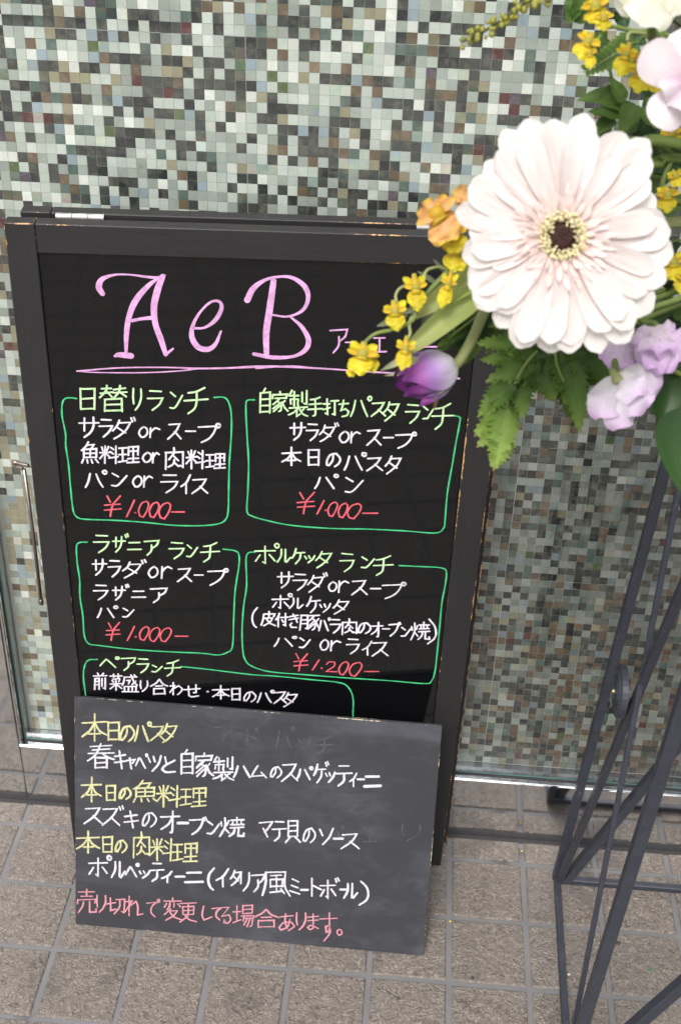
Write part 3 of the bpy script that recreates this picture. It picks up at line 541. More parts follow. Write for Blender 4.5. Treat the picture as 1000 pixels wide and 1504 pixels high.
def pick(x, z):
    wm, low, n2 = zone(x, z)
    W = {'l': 26, 'w': 10, 'g': 20, 'd': 22, 'k': 10, 'b': 2+14*wm, 't': 2+9*wm, 'r': .3+2.5*wm, 'p': .9, 'n': .8, 'e': 3, 's': 3}
    if low > R()*.9: W = {'l': 22, 'w': 4, 'g': 34, 't': 26, 'd': 5, 'b': 5, 'e': 2, 's': 4}
    
    grey = max(0, min(1, (x-.02)*5))*max(0, min(1, (.95-z)*5))       # shade painted into the tile colours right of the board
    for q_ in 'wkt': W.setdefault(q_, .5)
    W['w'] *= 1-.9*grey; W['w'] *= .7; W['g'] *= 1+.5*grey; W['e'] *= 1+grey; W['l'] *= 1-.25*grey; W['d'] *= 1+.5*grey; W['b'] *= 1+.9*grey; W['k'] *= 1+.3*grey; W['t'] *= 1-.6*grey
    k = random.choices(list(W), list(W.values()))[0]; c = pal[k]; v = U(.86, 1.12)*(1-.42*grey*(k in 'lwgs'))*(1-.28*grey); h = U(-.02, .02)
    return tuple(max(.01, min(1, q*v+h*q)) for q in c)
def mos_mesh(items, name, parent):
    vs, fs, cc, rr = [], [], [], []
    for x, z, c in items:
        h = P/2-.00013; b = .00018; jx, jz = U(-.00012, .00012), U(-.00012, .00012); tx, tz = U(-.006, .006), U(-.006, .006)
        yf = D-.0014+U(-.00025, .00025); n0 = len(vs); r3 = (R(), R(), R())
        for hh, yy in ((h-b, yf), (h, yf+b), (h, D-.0002)):
            for sx, sz in ((-1, -1), (1, -1), (1, 1), (-1, 1)):
                vs.append((x+jx+sx*hh, yy+sx*hh*tx+sz*hh*tz, z+jz+sz*hh))
        fs += [(n0, n0+1, n0+2, n0+3)]+[(n0+4+i, n0+4+(i+1) % 4, n0+(i+1) % 4, n0+i) for i in range(4)]+[(n0+8+i, n0+8+(i+1) % 4, n0+4+(i+1) % 4, n0+4+i) for i in range(4)]
        cc += [c]*12; rr += [r3]*12
    me = bpy.data.meshes.new(name); me.from_pydata(vs, [], fs)
    a = me.attributes.new('col', 'FLOAT_COLOR', 'POINT'); a.data.foreach_set('color', [q for c in cc for q in (*c, 1)])
    a = me.attributes.new('rv', 'FLOAT_VECTOR', 'POINT'); a.data.foreach_set('vector', [q for c in rr for q in c])
    me.materials.append(MOS); o = bpy.data.objects.new(name, me); sc.collection.objects.link(o); o.parent = parent; return o
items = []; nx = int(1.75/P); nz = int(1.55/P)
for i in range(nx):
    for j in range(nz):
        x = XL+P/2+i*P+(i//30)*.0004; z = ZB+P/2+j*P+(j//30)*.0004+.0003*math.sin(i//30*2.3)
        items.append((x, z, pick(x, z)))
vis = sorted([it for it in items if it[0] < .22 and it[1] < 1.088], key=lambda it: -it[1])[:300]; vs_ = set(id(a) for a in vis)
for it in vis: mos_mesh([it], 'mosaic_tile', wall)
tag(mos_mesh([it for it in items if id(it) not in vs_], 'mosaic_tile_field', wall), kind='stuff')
# steel frame around the glass
m = MB()
box(m, -.4800, 0, .0015, 2.2, .004, .1035, .0008); m.build('kick_plate', STEEL, wall)
m = MB(); box(m, -.4800, -.0006, .1037, 2.2, D-.001, .1060, .0006); m.build('sill', SATIN, wall)
m = MB(); box(m, -.4800, .0003, .1063, -.4765, D-.001, 2.4, .0006); m.build('jamb', STEEL, wall)
m = MB(); box(m, -.476, .0115, .1060, 2.2, .0125, 2.3); m.build('glass_pane', GLASS, wall)
m = MB(); box(m, -.476, .0108, .1062, 2.2, .0132, .1078); box(m, -.4763, .0108, .108, -.4742, .0132, 2.3); m.build('glass_edge', GLASSEDGE, wall)
m = MB(); box(m, -.476, .0078, .1061, 2.2, .0107, .1074); box(m, -.4764, .0085, .1073, -.4754, .0107, 2.3); box(m, -3, -.0015, -.0025, 2.2, .002, .0012); box(m, -3, -.010, -.004, 2.2, -.0012, -.0014)
m.build('sealant', SEAL, wall)
m = MB(); box(m, -1.3, .0006, .0018, -.4812, .3, 2.5, .0008)
tag(m.build('steel_column', STEEL), 'mirror polished steel panel left of the mosaic, reflecting the paving', 'wall panel')
m = MB(); box(m, -9, .02, -.01, -1.303, .6, 3.2); box(m, -9, .31, -.01, 9, .6, 3.2); box(m, -1.3, .01, 2.52, 2.2, .6, 3.2); box(m, 2.203, .02, -.01, 9, .6, 3.2)
tag(m.build('building_wall', WALLM), 'plain grey rendered wall around the mosaic shopfront', 'wall')
# ---------------------------------------------------------------- the hinged menu board
def frame_mat(Pl):
    O, u, v = V(Pl[:3]), V(Pl[3:6]).normalized(), V(Pl[6:9]).normalized(); n = u.cross(v)
    A = Matrix((u, v, n)).transposed().to_4x4(); A.translation = O; return A, Pl[9], Pl[10]
def piece(name, mat, parent, x0, y0, z0, x1, y1, z1, vert, b=.0009):
    """a box with edge wear: stores local position and half size for the material"""
    m = MB(); box(m, x0, y0, z0, x1, y1, z1, b, (1 if vert else 0, .5, R()))
    o = m.build(name, mat, parent); me = o.data
    c = ((x0+x1)/2, (y0+y1)/2, (z0+z1)/2); h = ((x1-x0)/2, (y1-y0)/2, (z1-z0)/2)
    a = me.attributes.new('lp', 'FLOAT_VECTOR', 'POINT'); a.data.foreach_set('vector', [q-c[i] for p in m.v for i, q in enumerate(p)])
    a = me.attributes.new('half', 'FLOAT_VECTOR', 'POINT'); a.data.foreach_set('vector', list(h)*len(m.v))
    return o
BM, BW, BH = frame_mat(BIGP)
sign = empty('menu_board', 'tall black framed double menu board with coloured marker lunch menu, against the mosaic wall', 'menu board', mat=BM)
SW = .0293; RW = .0300; TH = .0175
def leaf(z1, dy=0, dx=0, hh=BH):
    a = z1-TH
    piece('stile', WOOD, sign, dx, dy, a, dx+SW, hh, z1, True)
    piece('stile', WOOD, sign, dx+BW-SW-.002, dy, a, dx+BW, hh, z1, True)
    piece('rail', WOOD, sign, dx+SW+.0002, hh-RW, a+.0002, dx+BW-SW-.0022, hh-.0002, z1-.0003, False)
    piece('rail', WOOD, sign, dx+SW+.0002, dy+.045, a+.0002, dx+BW-SW-.0022, dy+.045+RW, z1-.0003, False)
leaf(0)
piece('writing_panel', GLOSS, sign, SW+.0004, .0755, -.0090, BW-SW-.0026, BH-RW-.0005, -.0040, True, .0003)
ZR = -TH-.0125
leaf(ZR, .012, .010, BH+.0005)
piece('writing_panel', GLOSS, sign, .010+SW+.0004, .09, ZR-.0090, .010+BW-SW-.0026, BH-RW-.0008, ZR-.0040, True, .0003)
for hx0 in (.046, .398):
    m = MB()
    for k in range(3):
        a = V((hx0+k*.0157, BH-.0015, -TH-.0062)); tube(m, [a, a+V((.0150, 0, 0))], .0042, k=10)
    h_ = m.build('hinge', CHROME, sign, smooth=False)
    m = MB(); box(m, hx0, BH-.022, -TH-.0022, hx0+.046, BH-.003, -TH-.0006); box(m, hx0, BH-.022, ZR+.0006, hx0+.046, BH-.003, ZR+.0022); m.build('hinge_plate', CHROME, h_)
# wire stay hanging on the left side
BI = BM.inverted()
def onb(px, py, zoff):
    """photograph point -> board coordinates at local depth zoff"""
    o = BI @ CP; d = (BI.to_3x3() @ (at(px, py, 1)-CP)); t = (zoff-o.z)/d.z; return o+d*t
zs_ = -TH-.006
pts = [onb(*p, zs_) for p in ((43, 684), (30, 681), (22, 679), (23, 684), (35, 688.5))]
m = MB(); q0 = onb(36, 689, zs_); q1 = onb(61, 884, zs_)
tube(m, bezier(pts, 5), .0021, k=8); tube(m, [q0, q0.lerp(q1, .5)+V((.0008, 0, 0)), q1], .0021, k=8); ico(m, q1, .0032, sq=(1, 1.8, 1)); tube(m, [onb(40, 684, zs_), onb(47, 686, zs_)+V((.01, 0, 0))], .0014, k=6)
m.build('stay_rod', RODM, sign, smooth=True)
# ---------------------------------------------------------------- lettering
def smooth_line(pts, closed=False):
    """Catmull-Rom with true corners kept"""
    n = len(pts)
    if n < 3: return pts
    cut = [0]
    for i in range(1, n-1):
        a = pts[i]-pts[i-1]; b = pts[i+1]-pts[i]
        if a.length and b.length and a.angle(b) > math.radians(58): cut.append(i)
    cut.append(n-1); out = []
    for a, b in zip(cut, cut[1:]):
        seg = pts[a:b+1]
        o = bezier([p.to_3d() for p in seg], 4) if len(seg) > 2 else seg
        o = [V((p[0], p[1])) for p in o]; out += o if not out else o[1:]
    return out
def ribbon(m, pts, wid, z, taper=.0):
    """flat raised pen stroke with round ends; wid may be a list"""
    pts = [p for i, p in enumerate(pts) if i == 0 or (p-pts[i-1]).length > 1e-5]
    if len(pts) == 1: pts.append(pts[0]+V((1e-4, 0)))
    n = len(pts); W = wid if isinstance(wid, list) else [wid*(1-taper*abs(2*i/(n-1)-1)**2*.5) for i in range(n)]
    L = []; Rr = []
    for i, p in enumerate(pts):
        a = (pts[i]-pts[i-1]).normalized() if i else (pts[1]-pts[0]).normalized(); b = (pts[i+1]-pts[i]).normalized() if i < n-1 else a
        t = (a+b); t = t.normalized() if t.length > .2 else b
        k = 1/max(.6, t.dot(b)); nn = V((-t.y, t.x))*(W[i]/2*k); L.append(p+nn); Rr.append(p-nn)
    def cap(p, d, w_):
        o = []; a0 = math.atan2(d.y, d.x)
        for k in range(1, 6): a = a0+math.pi/2-math.pi*k/6; o.append(p+V((math.cos(a), math.sin(a)))*(w_/2))
        return o
    d1 = (pts[-1]-pts[-2]).normalized(); d0 = (pts[0]-pts[1]).normalized()
    endc = cap(pts[-1], d1, W[-1]); stc = cap(pts[0], d0, W[0])
    vs = [(p.x, p.y, z) for p in L+Rr]; fs = [(i, n+i, n+i+1, i+1) for i in range(n-1)]
    e0 = len(vs); vs += [(p.x, p.y, z) for p in endc]; fs.append([n-1]+[2*n-1]+list(range(e0+4, e0-1, -1)))
    s0 = len(vs); vs += [(p.x, p.y, z) for p in stc]; fs.append([n]+[0]+list(range(s0+4, s0-1, -1)))
    m.add(vs, fs)
def glyph(ch):
    s = GLYPH[ch]; mark = None
    if s[0] in 'DP': mark, s = s[0], s[1:]
    st = [[V((int(p[:2])/99, int(p[2:])/99)) for p in q.split()] for q in s.split('|')]
    if mark:
        st = [[V((p.x*(.80 if ch in 'ダザブバベゲで' else .82), .13+p.y*.87)) for p in q] for q in st]
        if mark == 'D': st += [[V((.82, .04)), V((.88, .20))], [V((.94, .0)), V((1.0, .15))]]
        else: st.append([V((.91+.09*math.cos(a), .10+.10*math.sin(a))) for a in [i*math.pi/4 for i in range(9)]])
    return st
PSC = 1/1150
def write_lines():
    for b, col, s in LINES:
        par = sign if b == 'b' else small
        m = MB(); zi = (-.0040 if b == 'b' else 0)+.00035; k = 0
        for it in s.split(';'):
            f = it.split(); ch = f[0]; q = [int(a)*1e-4 for a in f[1:]]
            p00, p10, p01, p11 = [V((q[i], q[i+1])) for i in (0, 2, 4, 6)]
            jj = .0 if b == 'b' else .0
            for st in glyph(ch):
                P_ = []
                for p in st:
                    x = p.x+U(-.012, .012); y = p.y+U(-.012, .012)
                    P_.append((p00*(1-x)+p10*x)*(1-y)+(p01*(1-x)+p11*x)*y)
                w_ = PENW[col]*PSC*U(.92, 1.08)*(1 if b == 'b' else U(.85, 1.15))
                if b != 'b' and len(P_) == 2 and ch in 'ーニ': w_ *= 1.5
                k += 1; ribbon(m, smooth_line(P_), w_, zi+k*.0000035, .15 if b == 'b' else .45)
        if par is not None: m.build('lettering', PEN[col], par)
SM, SWD, SHT = frame_mat(SMALLP)
small = empty('chalkboard', 'small grey unframed chalkboard of daily specials leaning on the foot of the menu board', 'chalkboard', mat=SM)
piece('slate', BOARD, small, 0, 0, -.0052, SWD, SHT, 0, False, .0005)
write_lines()
for i, (col, s) in enumerate(FRAMES):
    m = MB(); P_ = [V([int(a)*1e-4 for a in p.split(',')]) for p in s.split()]
    P_ = [V((p[0], p[1])) for p in bezier([p.to_3d() for p in P_], 6)]
    ribbon(m, P_, [PENW[col]*PSC*(1+.15*math.sin(j*.9+i)) for j in range(len(P_))], -.0040+.0002+i*.00002); m.build('border_line', PEN[col], sign)
def tap(s, z):
    P_ = [[int(a)*1e-4 for a in p.split(',')] for p in s.split()]
    C_ = bezier([V(p) for p in P_], 6); return [V((p[0], p[1])) for p in C_], [max(.0006, 2*p[2]) for p in C_]
grp = [(0, 6), (6, 7), (7, 10), (10, 14)]
for a, b in grp:
    m = MB()
    for j, s in enumerate(BIGL[a:b]):
        c_, w_ = tap(s, 0); ribbon(m, c_, w_, -.0040+.0004+j*.00003)
    m.build('lettering' if b < 14 else 'underline', PEN['pink'], sign)
# ---------------------------------------------------------------- wrought iron flower stand
stand = empty('flower_stand', 'dark wrought iron flower stand of crossed square bars at the right', 'flower stand', (.27, -.22, 0))
W_ = .30; xm = .27+W_/2
def strut(A, B, wa, wb=None, name='leg', up=V((1, 0, 0))):
    m = MB(); bar(m, A, B, wa, wb or wa, up=up); return m.build(name, IRON, stand)
def mir(p): return (2*xm-p[0], p[1], p[2])
TOPZ = .94
for f_ in (lambda p: p, mir):
    strut(f_((.271, -.070, .004)), f_((.2985, -.166, TOPZ)), .0105, .0105)                        # back leg
    strut(f_((.2615, -.372, .004)), f_((.291, -.437, TOPZ)), .0120, .0120)                        # front leg
    strut(f_((.2745, -.078, .006)), f_((.293, -.405, TOPZ)), .0085, .0085, 'cross_bar')
    strut(f_((.2625, -.360, .006)), f_((.299, -.172, TOPZ)), .0055, .0055, 'cross_bar')
    strut(f_((.2660, -.3715, .0045)), f_((.2715, -.0700, .0045)), .0085, .0085, 'base_bar', up=V((0, 0, 1)))
    p_ = V(f_((.2795, -.226, .4745))); m = MB(); dx = V((-1 if f_((0, 0, 0))[0] == 0 else 1, 0, .0))
    c_ = p_+dx*.010; n_ = 28; vs = []; fs = []
    rings = [(0, .0045), (.0035, .0045), (.0045, .0030), (.0085, .0026), (.0095, .0038), (.0125, .0038), (.0135, .0026), (.0180, .0024), (.0192, .0036), (.0225, .0036), (.0235, .0022), (.0265, .0022), (.0285, .0006), (.0285, -.0055), (0, -.0055)]
    for rr, hh in rings:
        for k in range(n_): a = 2*math.pi*k/n_; vs.append(c_+dx*hh+V((0, math.cos(a)*rr, math.sin(a)*rr)))
    for i in range(len(rings)-1):
        for k in range(n_): fs.append((i*n_+k, i*n_+(k+1) % n_, (i+1)*n_+(k+1) % n_, (i+1)*n_+k))
    m.add(vs, fs); dsk = m.build('disc', IRON, stand); m = MB(); ico(m, c_+dx*.0052, .0028); m.build('rivet', simple('brass_rivet', (.45, .30, .15), .35, .8), dsk)
strut((.2830, -.0770, .0080), (2*xm-.304, -.118, .70), .0120, .0120, 'cross_bar', up=V((0, 1, 0)))
strut((2*xm-.2830, -.0690, .0080), (.304, -.112, .70), .0110, .0110, 'cross_bar', up=V((0, 1, 0)))
A6 = at(880, 1539, 1.33); 
strut((.2650, -.3760, .0090), (2*xm-.300, -.440, .70), .0125, .0125, 'cross_bar', up=V((0, 1, 0)))
strut((.277, -.0740, .0045), (2*xm-.277, -.0740, .0045), .0090, .0090, 'base_bar', up=V((0, 0, 1)))
strut((.268, -.3720, .0045), (2*xm-.268, -.3720, .0045), .0090, .0090, 'base_bar', up=V((0, 0, 1)))
for y_ in (-.166, -.437): strut((.2985, y_, TOPZ), (2*xm-.2985, y_, TOPZ), .010, .010, 'top_bar', up=V((0, 0, 1)))
for x_ in (.2985, 2*xm-.2985): strut((x_, -.437, TOPZ+.0105), (x_, -.166, TOPZ+.0105), .010, .010, 'top_bar', up=V((0, 0, 1)))
# ---------------------------------------------------------------- cut flowers
F = V((.42, -.31, 1.04))
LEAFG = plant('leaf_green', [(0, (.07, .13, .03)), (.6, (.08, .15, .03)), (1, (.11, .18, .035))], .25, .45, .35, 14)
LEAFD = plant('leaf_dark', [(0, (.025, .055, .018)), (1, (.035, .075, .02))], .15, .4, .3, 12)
FERN = plant('serrated_leaf', [(0, (.06, .11, .03)), (.55, (.10, .19, .035)), (1, (.19, .28, .06))], .25, .45, .6, 16)
FERNY = plant('serrated_leaf_yellowing', [(0, (.12, .20, .04)), (.6, (.20, .31, .06)), (.9, (.24, .33, .07)), (1, (.20, .14, .05))], .28, .5, .4, 16, spotc=(.12, .08, .03))
STEMG = plant('green_stem', [(0, (.13, .19, .05)), (1, (.22, .29, .08))], .1, .5, .3, 20)
STEMY = plant('pale_stem', [(0, (.30, .33, .13)), (1, (.40, .43, .20))], .1, .5, .3, 20)
STRAP = plant('strap_leaf', [(0, (.26, .36, .09)), (.5, (.46, .55, .19)), (1, (.52, .56, .24))], .4, .45, .5, 30)
GERB = plant('gerbera_petal', [(0, (.90, .71, .69)), (.3, (.91, .80, .79)), (.65, (.92, .86, .855)), (1, (.93, .89, .885))], .42, .65, .34, 10)
GERBI = plant('gerbera_fringe', [(0, (.86, .68, .64)), (1, (.88, .79, .77))], .35, .6, .1, 6)
YEL = plant('yellow_petal', [(0, (.74, .48, .015)), (.3, (.82, .66, .03)), (1, (.86, .76, .06))], .4, .45, .22, 8, spotc=(.70, .42, .02))
YELT = plant('yellow_throat', [(0, (.55, .50, .08)), (.5, (.72, .46, .04)), (1, (.80, .60, .04))], .3, .5, .4, 8, spotc=(.35, .12, .02))
ORG = plant('orange_petal', [(0, (.78, .52, .05)), (.4, (.84, .48, .22)), (.85, (.86, .52, .16)), (1, (.86, .62, .03))], .4, .45, .3, 10, spotc=(.75, .22, .03))
TUL = plant('tulip_petal', [(0, (.74, .74, .62)), (.28, (.60, .54, .72)), (.55, (.38, .22, .55)), (.78, (.33, .07, .36)), (1, (.14, .02, .20))], .15, .4, .75, 12)
TULG = plant('tulip_outer_petal', [(0, (.50, .54, .33)), (.5, (.60, .60, .45)), (1, (.30, .36, .12))], .25, .45, .4, 16)
LAV = plant('lilac_petal', [(0, (.72, .72, .56)), (.2, (.80, .77, .80)), (.75, (.80, .72, .85)), (1, (.74, .52, .80))], .4, .6, .25, 6)
LAVP = plant('mauve_petal', [(0, (.78, .68, .76)), (.6, (.80, .67, .84)), (1, (.70, .46, .80))], .4, .6, .4, 8)
ORC = plant('orchid_petal', [(0, (.62, .28, .48)), (.25, (.80, .62, .72)), (.6, (.86, .78, .82)), (1, (.86, .76, .82))], .35, .5, .12, 7)
CREAM = plant('cream_petal', [(0, (.66, .66, .36)), (.4, (.84, .82, .68)), (1, (.88, .86, .78))], .4, .6, .15, 7)
BERRY = simple('olive_berry', (.24, .24, .035), .4, 0, .35, 200, .2)
DISC = simple('gerbera_disc', (.055, .018, .014), .8, 0, .5, 900, .8)
FOAM = simple('wet_foam', (.03, .06, .03), .9, 0, .3, 120, .8)
POT = simple('dark_bowl', (.03, .03, .034), .35, 0, .2)
def stem(name, pts, r, mat, parent, r1=None, n=8, k=7):
    m = MB(); tube(m, bezier(pts, n), r, r1, k); return m.build(name, mat, parent, smooth=True)
def one(name, mat, parent, A, B, wid, **kw):
    m = MB(); blade(m, A, B, wid, **kw); return m.build(name, mat, parent, smooth=True)
# bowl and foam on top of the stand
bowl = empty('flower_bowl', 'dark bowl with green floral foam on top of the iron stand', 'bowl', (.42, -.30, TOPZ+.016))
m = MB(); n_ = 36; prof_ = [(.0, .0), (.07, .0), (.095, .02), (.105, .06), (.108, .06), (.104, .056), (.09, .015), (.0, .006)]
m.add([V((.42+r_*math.cos(2*math.pi*k/n_), -.30+r_*math.sin(2*math.pi*k/n_), TOPZ+.016+h_)) for r_, h_ in prof_ for k in range(n_)],
      [(i*n_+k, i*n_+(k+1) % n_, (i+1)*n_+(k+1) % n_, (i+1)*n_+k) for i in range(len(prof_)-1) for k in range(n_)])
m.build('bowl_body', POT, bowl, smooth=True)
m = MB(); box(m, .36, -.36, TOPZ+.024, .48, -.24, TOPZ+.115, .012); m.build('foam', FOAM, bowl)
# --- gerbera
gd = .65; GC = at(823, 348, gd)
ger = empty('gerbera', 'very large pale pink gerbera daisy with dark centre, in front of everything at the right', 'flower', GC)
GN = (-CF+CR*.06-CU*.10).normalized(); gx = CU.cross(GN).normalized(); gy = GN.cross(gx)
def gp(a, r, h=0): return GC+gx*(math.cos(a)*r)+gy*(math.sin(a)*r)+GN*h
def grad(a):      # outline of this bloom: shorter left, longer upper left and lower right
    return .0600+.0045*math.cos(a)-.0034*math.cos(2*a)+.0012*math.sin(a)
for L_, n_, f_, wd, h0, h1 in ((0, 25, 1.0, .0090, -.002, -.005), (1, 23, .96, .0082, -.0006, -.0016), (2, 13, .84, .0066, .0008, .0014)):
    for i in range(n_):
        a = 2*math.pi*(i+.5*L_+U(-.22, .22))/n_+.1; r = grad(a)*f_*U(.90, 1.06)
        one('petal', GERB, ger, gp(a, .012, h0+.002), gp(a+U(-.05, .05), r, h1+U(-.003, .004)), wd*U(.85, 1.12), N=GN, prof='petal', nu=16, nv=4, cup=U(0, .4), bend=U(-.10, .03), wave=.08, wk=1, twist=U(-.16, .16))
m = MB()
for i in range(150):
    a = i*2.39996; r = .0105+.0115*((i % 50)/50)
    A = gp(a, r-.003, .002); B = gp(a+U(-.1, .1), r+U(.004, .0085), .0045+U(0, .003)); blade(m, A, B, U(.0007, .0012), N=GN, prof='petal', nu=4, nv=1)
tag(m.build('fringe', GERBI, ger, smooth=True), kind='stuff')
m = MB()
for i in range(190):
    a = i*2.39996; r = .0062+.0060*math.sqrt((i % 63)/63)
    p = gp(a, r, .003); tube(m, [p, p+GN*U(.002, .0055)+gx*U(-.001, .001)+gy*U(-.001, .001)], .00042, .00055, 5)
tag(m.build('anthers', simple('pollen_yellow', (.88, .72, .42), .7, 0, .3, 500, .1), ger), kind='stuff')
m = MB(); n_ = 20; rings = [(.0, .0042), (.002, .0044), (.0042, .0045), (.0056, .0035), (.0062, 0), (.010, -.001)]
m.add([gp(2*math.pi*k/n_, r, h+.0005*((k*7+i*3) % 5-2)*(r > 0)) for i, (r, h) in enumerate(rings) for k in range(n_)], [(i*n_+k, i*n_+(k+1) % n_, (i+1)*n_+(k+1) % n_, (i+1)*n_+k) for i in range(len(rings)-1) for k in range(n_)])
m.build('disc', DISC, ger, smooth=True)
m = MB()
for i in range(70):
    a = i*2.39996; r = .0050*math.sqrt(i/70); p = gp(a, r, .004); tube(m, [p, p+GN*U(.0008, .0022)], .0004, .0003, 4)
tag(m.build('florets', DISC, ger), kind='stuff')
stem('stem', [gp(0, 0, -.004), gp(0, .002, -.05), at(900, 420, .80), F], .0034, STEMG, ger)
# --- tulip
td = .80; tb = at(660, 541, td); tt = at(580, 566, td-.018)
tul = empty('tulip', 'closed purple tulip hanging head-down in front of the menu board', 'flower', tb)
ax = (tt-tb).normalized(); Lt = (tt-tb).length*1.03; e1 = ax.cross(CF).normalized(); e2 = ax.cross(e1)
def cup_petal(name, mat, th, wdt, R0, L_, open_=0.0, off=0.0, tip=1.0, th_tw=0.0):
    m = MB(); nu, nv = 14, 6; vs = []; cs = []; rn = R()
    for i in range(nu+1):
        t = i/nu; r = R0*(math.sin(math.pi*min(.97, .10+.80*t**.85))**.75)+open_*t*t+off
        ww = wdt*(.45+.55*math.sin(math.pi*min(1, t*1.05+.08)))*(1 if t < .7 else math.sqrt(max(.02, 1-((t-.7)/.3)**2)))
        for j in range(-nv, nv+1):
            s = j/nv; a = th+s*ww+th_tw*t; rr = r*(1+.05*abs(s)+.03*math.sin(t*9+s*5+th*3))
            vs.append(tb+ax*(L_*t-.002)+e1*(rr*math.cos(a))+e2*(rr*math.sin(a))); cs.append((t, s*.5+.5, rn))
    n = 2*nv+1; m.add(vs, [(i*n+j, i*n+j+1, (i+1)*n+j+1, (i+1)*n+j) for i in range(nu) for j in range(n-1)], cs)
    return m.build(name, mat, tul, smooth=True)
for k in range(3): cup_petal('petal', TUL, k*2.09+.5, 1.15, .0132, Lt*.94)
for k, (th_, op_) in enumerate(((1.2, .0), (3.3, .001), (5.3, .0))): cup_petal('petal', TUL, th_+.4, 1.05, .0146, Lt*.97*(1.0-.04*k), op_, .0004, th_tw=.15)
TULM = plant('tulip_dark_petal', [(0, (.66, .62, .70)), (.3, (.48, .32, .62)), (.6, (.38, .10, .42)), (1, (.13, .02, .20))], .15, .4, .8, 12)
for x0, y0, x1, y1, w_, mt, dz in ((660, 543, 590, 560, 34, TUL, -.017), (660, 548, 592, 582, 32, TULM, -.015), (660, 552, 616, 597, 30, TUL, -.013), (661, 541, 590, 547, 26, TULM, -.013)):
    one('petal', mt, tul, at(x0, y0, td-.004), at(x1, y1, td+dz+.004), w_*td/fpx*.5, N=(-CF+CU*(565-(y0+y1)/2)*.03).normalized(), prof='ovate', nu=16, nv=6, cup=-.42, arch=.16, wave=.05, fold=-.05)
one('outer_petal', TULG, tul, at(666, 542, td-.012), at(588, 527, td-.020), .0062, prof='oval', nu=14, cup=-.5, arch=.10, N=(CU*.8-CF*.8).normalized())
one('outer_petal', TULG, tul, at(600, 524, td-.004), at(556, 546, td-.012), .0024, prof='ovate', nu=10, cup=.5, bend=.10)
one('outer_petal', TULG, tul, at(588, 548, td-.005), at(563, 552, td-.012), .0018, prof='tri', nu=8, cup=.5)
one('outer_petal', TULG, tul, at(662, 541, td-.012), at(630, 590, td-.012), .0040, prof='oval', nu=12, cup=.8, bend=-.22)
one('dried_petal', plant('dried_petal', [(0, (.40, .27, .10)), (1, (.25, .14, .05))], .2), tul, at(641, 582, td), at(636, 604, td), .0022, prof='tri', nu=8, cup=.5, twist=.8)
stem('stem', [at(659, 543, td), at(676, 528, td), at(693, 498, td), at(716, 448, td+.01), at(755, 400, td+.01), at(860, 340, .82), F], .0034, STEMY, tul, .0042)
one('leaf', STRAP, tul, at(800, 350, .775), at(576, 528, .775), .0085, prof='strap', nu=22, cup=.9, bend=.10, fold=.35, twist=.2)
one('leaf', STRAP, tul, at(810, 330, .775), at(604, 478, .778), .0090, prof='strap', nu=20, cup=.6, bend=.09, fold=.3, twist=-.3)
# --- blossoms of the yellow sprays
def blossom(par, x, y, d, w_, h_, ang, mat=YEL, pouch=True):
    YELT = ORG if mat is ORG else globals()['YELT']
    """ang: screen angle of the lip direction, 0 = straight down, positive to the right"""
    k = d/fpx; dn = (-CU*math.cos(ang)+CR*math.sin(ang)); sd = dn.cross(CF).normalized(); c = at(x, y, d); W = w_*k; H = h_*k
    top = c-dn*H*.5; mid = c-dn*H*.12; b_ = MB()
    tube(b_, bezier([top-CF*.001, top+dn*H*.2, mid+dn*H*.15], 4), W*.10, W*.24, 8); ico(b_, mid-CF*W*.10, W*.20, sq=(1.1, .8, 1)); ico(b_, mid-dn*H*.14+sd*W*.14, W*.12)
    bl = b_.build('blossom', YELT, par, smooth=True)
    for s_ in (-1, 1):
        one('petal', mat if pouch else YELT, bl, mid+sd*s_*W*.06, top+dn*H*U(.05, .2)+sd*s_*W*U(.34, .5)-CF*W*.12, W*.17, prof='wide', nu=8, nv=3, cup=.5, wave=.35, wk=2)
        one('petal', YELT, bl, mid-CF*W*.1, top+dn*H*.32+sd*s_*W*.52-CF*W*.2, W*.12, prof='wide', nu=7, nv=2, cup=.8, wave=.3)
    one('lip', mat, bl, mid+dn*H*.02-CF*W*.05, c+dn*H*.50+sd*U(-.06, .06)*W-CF*W*.16, W*.42, prof='ovate', nu=16, nv=6, cup=-.45, bend=-.20, wave=.20, wk=3)
    for s_ in (-1, 1): one('lip', mat, bl, mid+sd*s_*W*.08, c+dn*H*U(.26, .42)+sd*s_*W*.30-CF*W*.05, W*.22, prof='wide', nu=12, nv=5, cup=-.3, bend=-.15, wave=.36, wk=3)
    return bl
ys = empty('yellow_flower_spray', 'arching spray of small yellow flowers drooping over the title of the menu board', 'flower', at(700, 345, .76))
yd = .76
stem('stem', [F, at(840, 300, .79), at(728, 335, yd), at(700, 362, yd), at(655, 402, yd), at(618, 442, yd), at(606, 470, yd), at(580, 483, yd), at(552, 490, yd), at(535, 503, yd), at(527, 512, yd)], .0024, STEMG, ys, .0008)
stem('pedicel', [at(604, 465, yd), at(601, 478, yd), at(602, 490, yd), at(595, 505, yd)], .0010, STEMY, ys)
stem('pedicel', [at(660, 398, yd), at(645, 392, yd), at(627, 397, yd-.004), at(623, 408, yd-.006), at(623, 420, yd-.006)], .0009, STEMY, ys)
stem('pedicel', [at(622, 420, yd), at(606, 417, yd), at(588, 423, yd-.004), at(581, 434, yd-.004), at(583, 446, yd-.004)], .0009, STEMY, ys)
stem('pedicel', [at(702, 362, yd-.002), at(680, 383, yd-.004), at(664, 395, yd-.006), at(660, 410, yd-.006)], .0009, STEMY, ys)
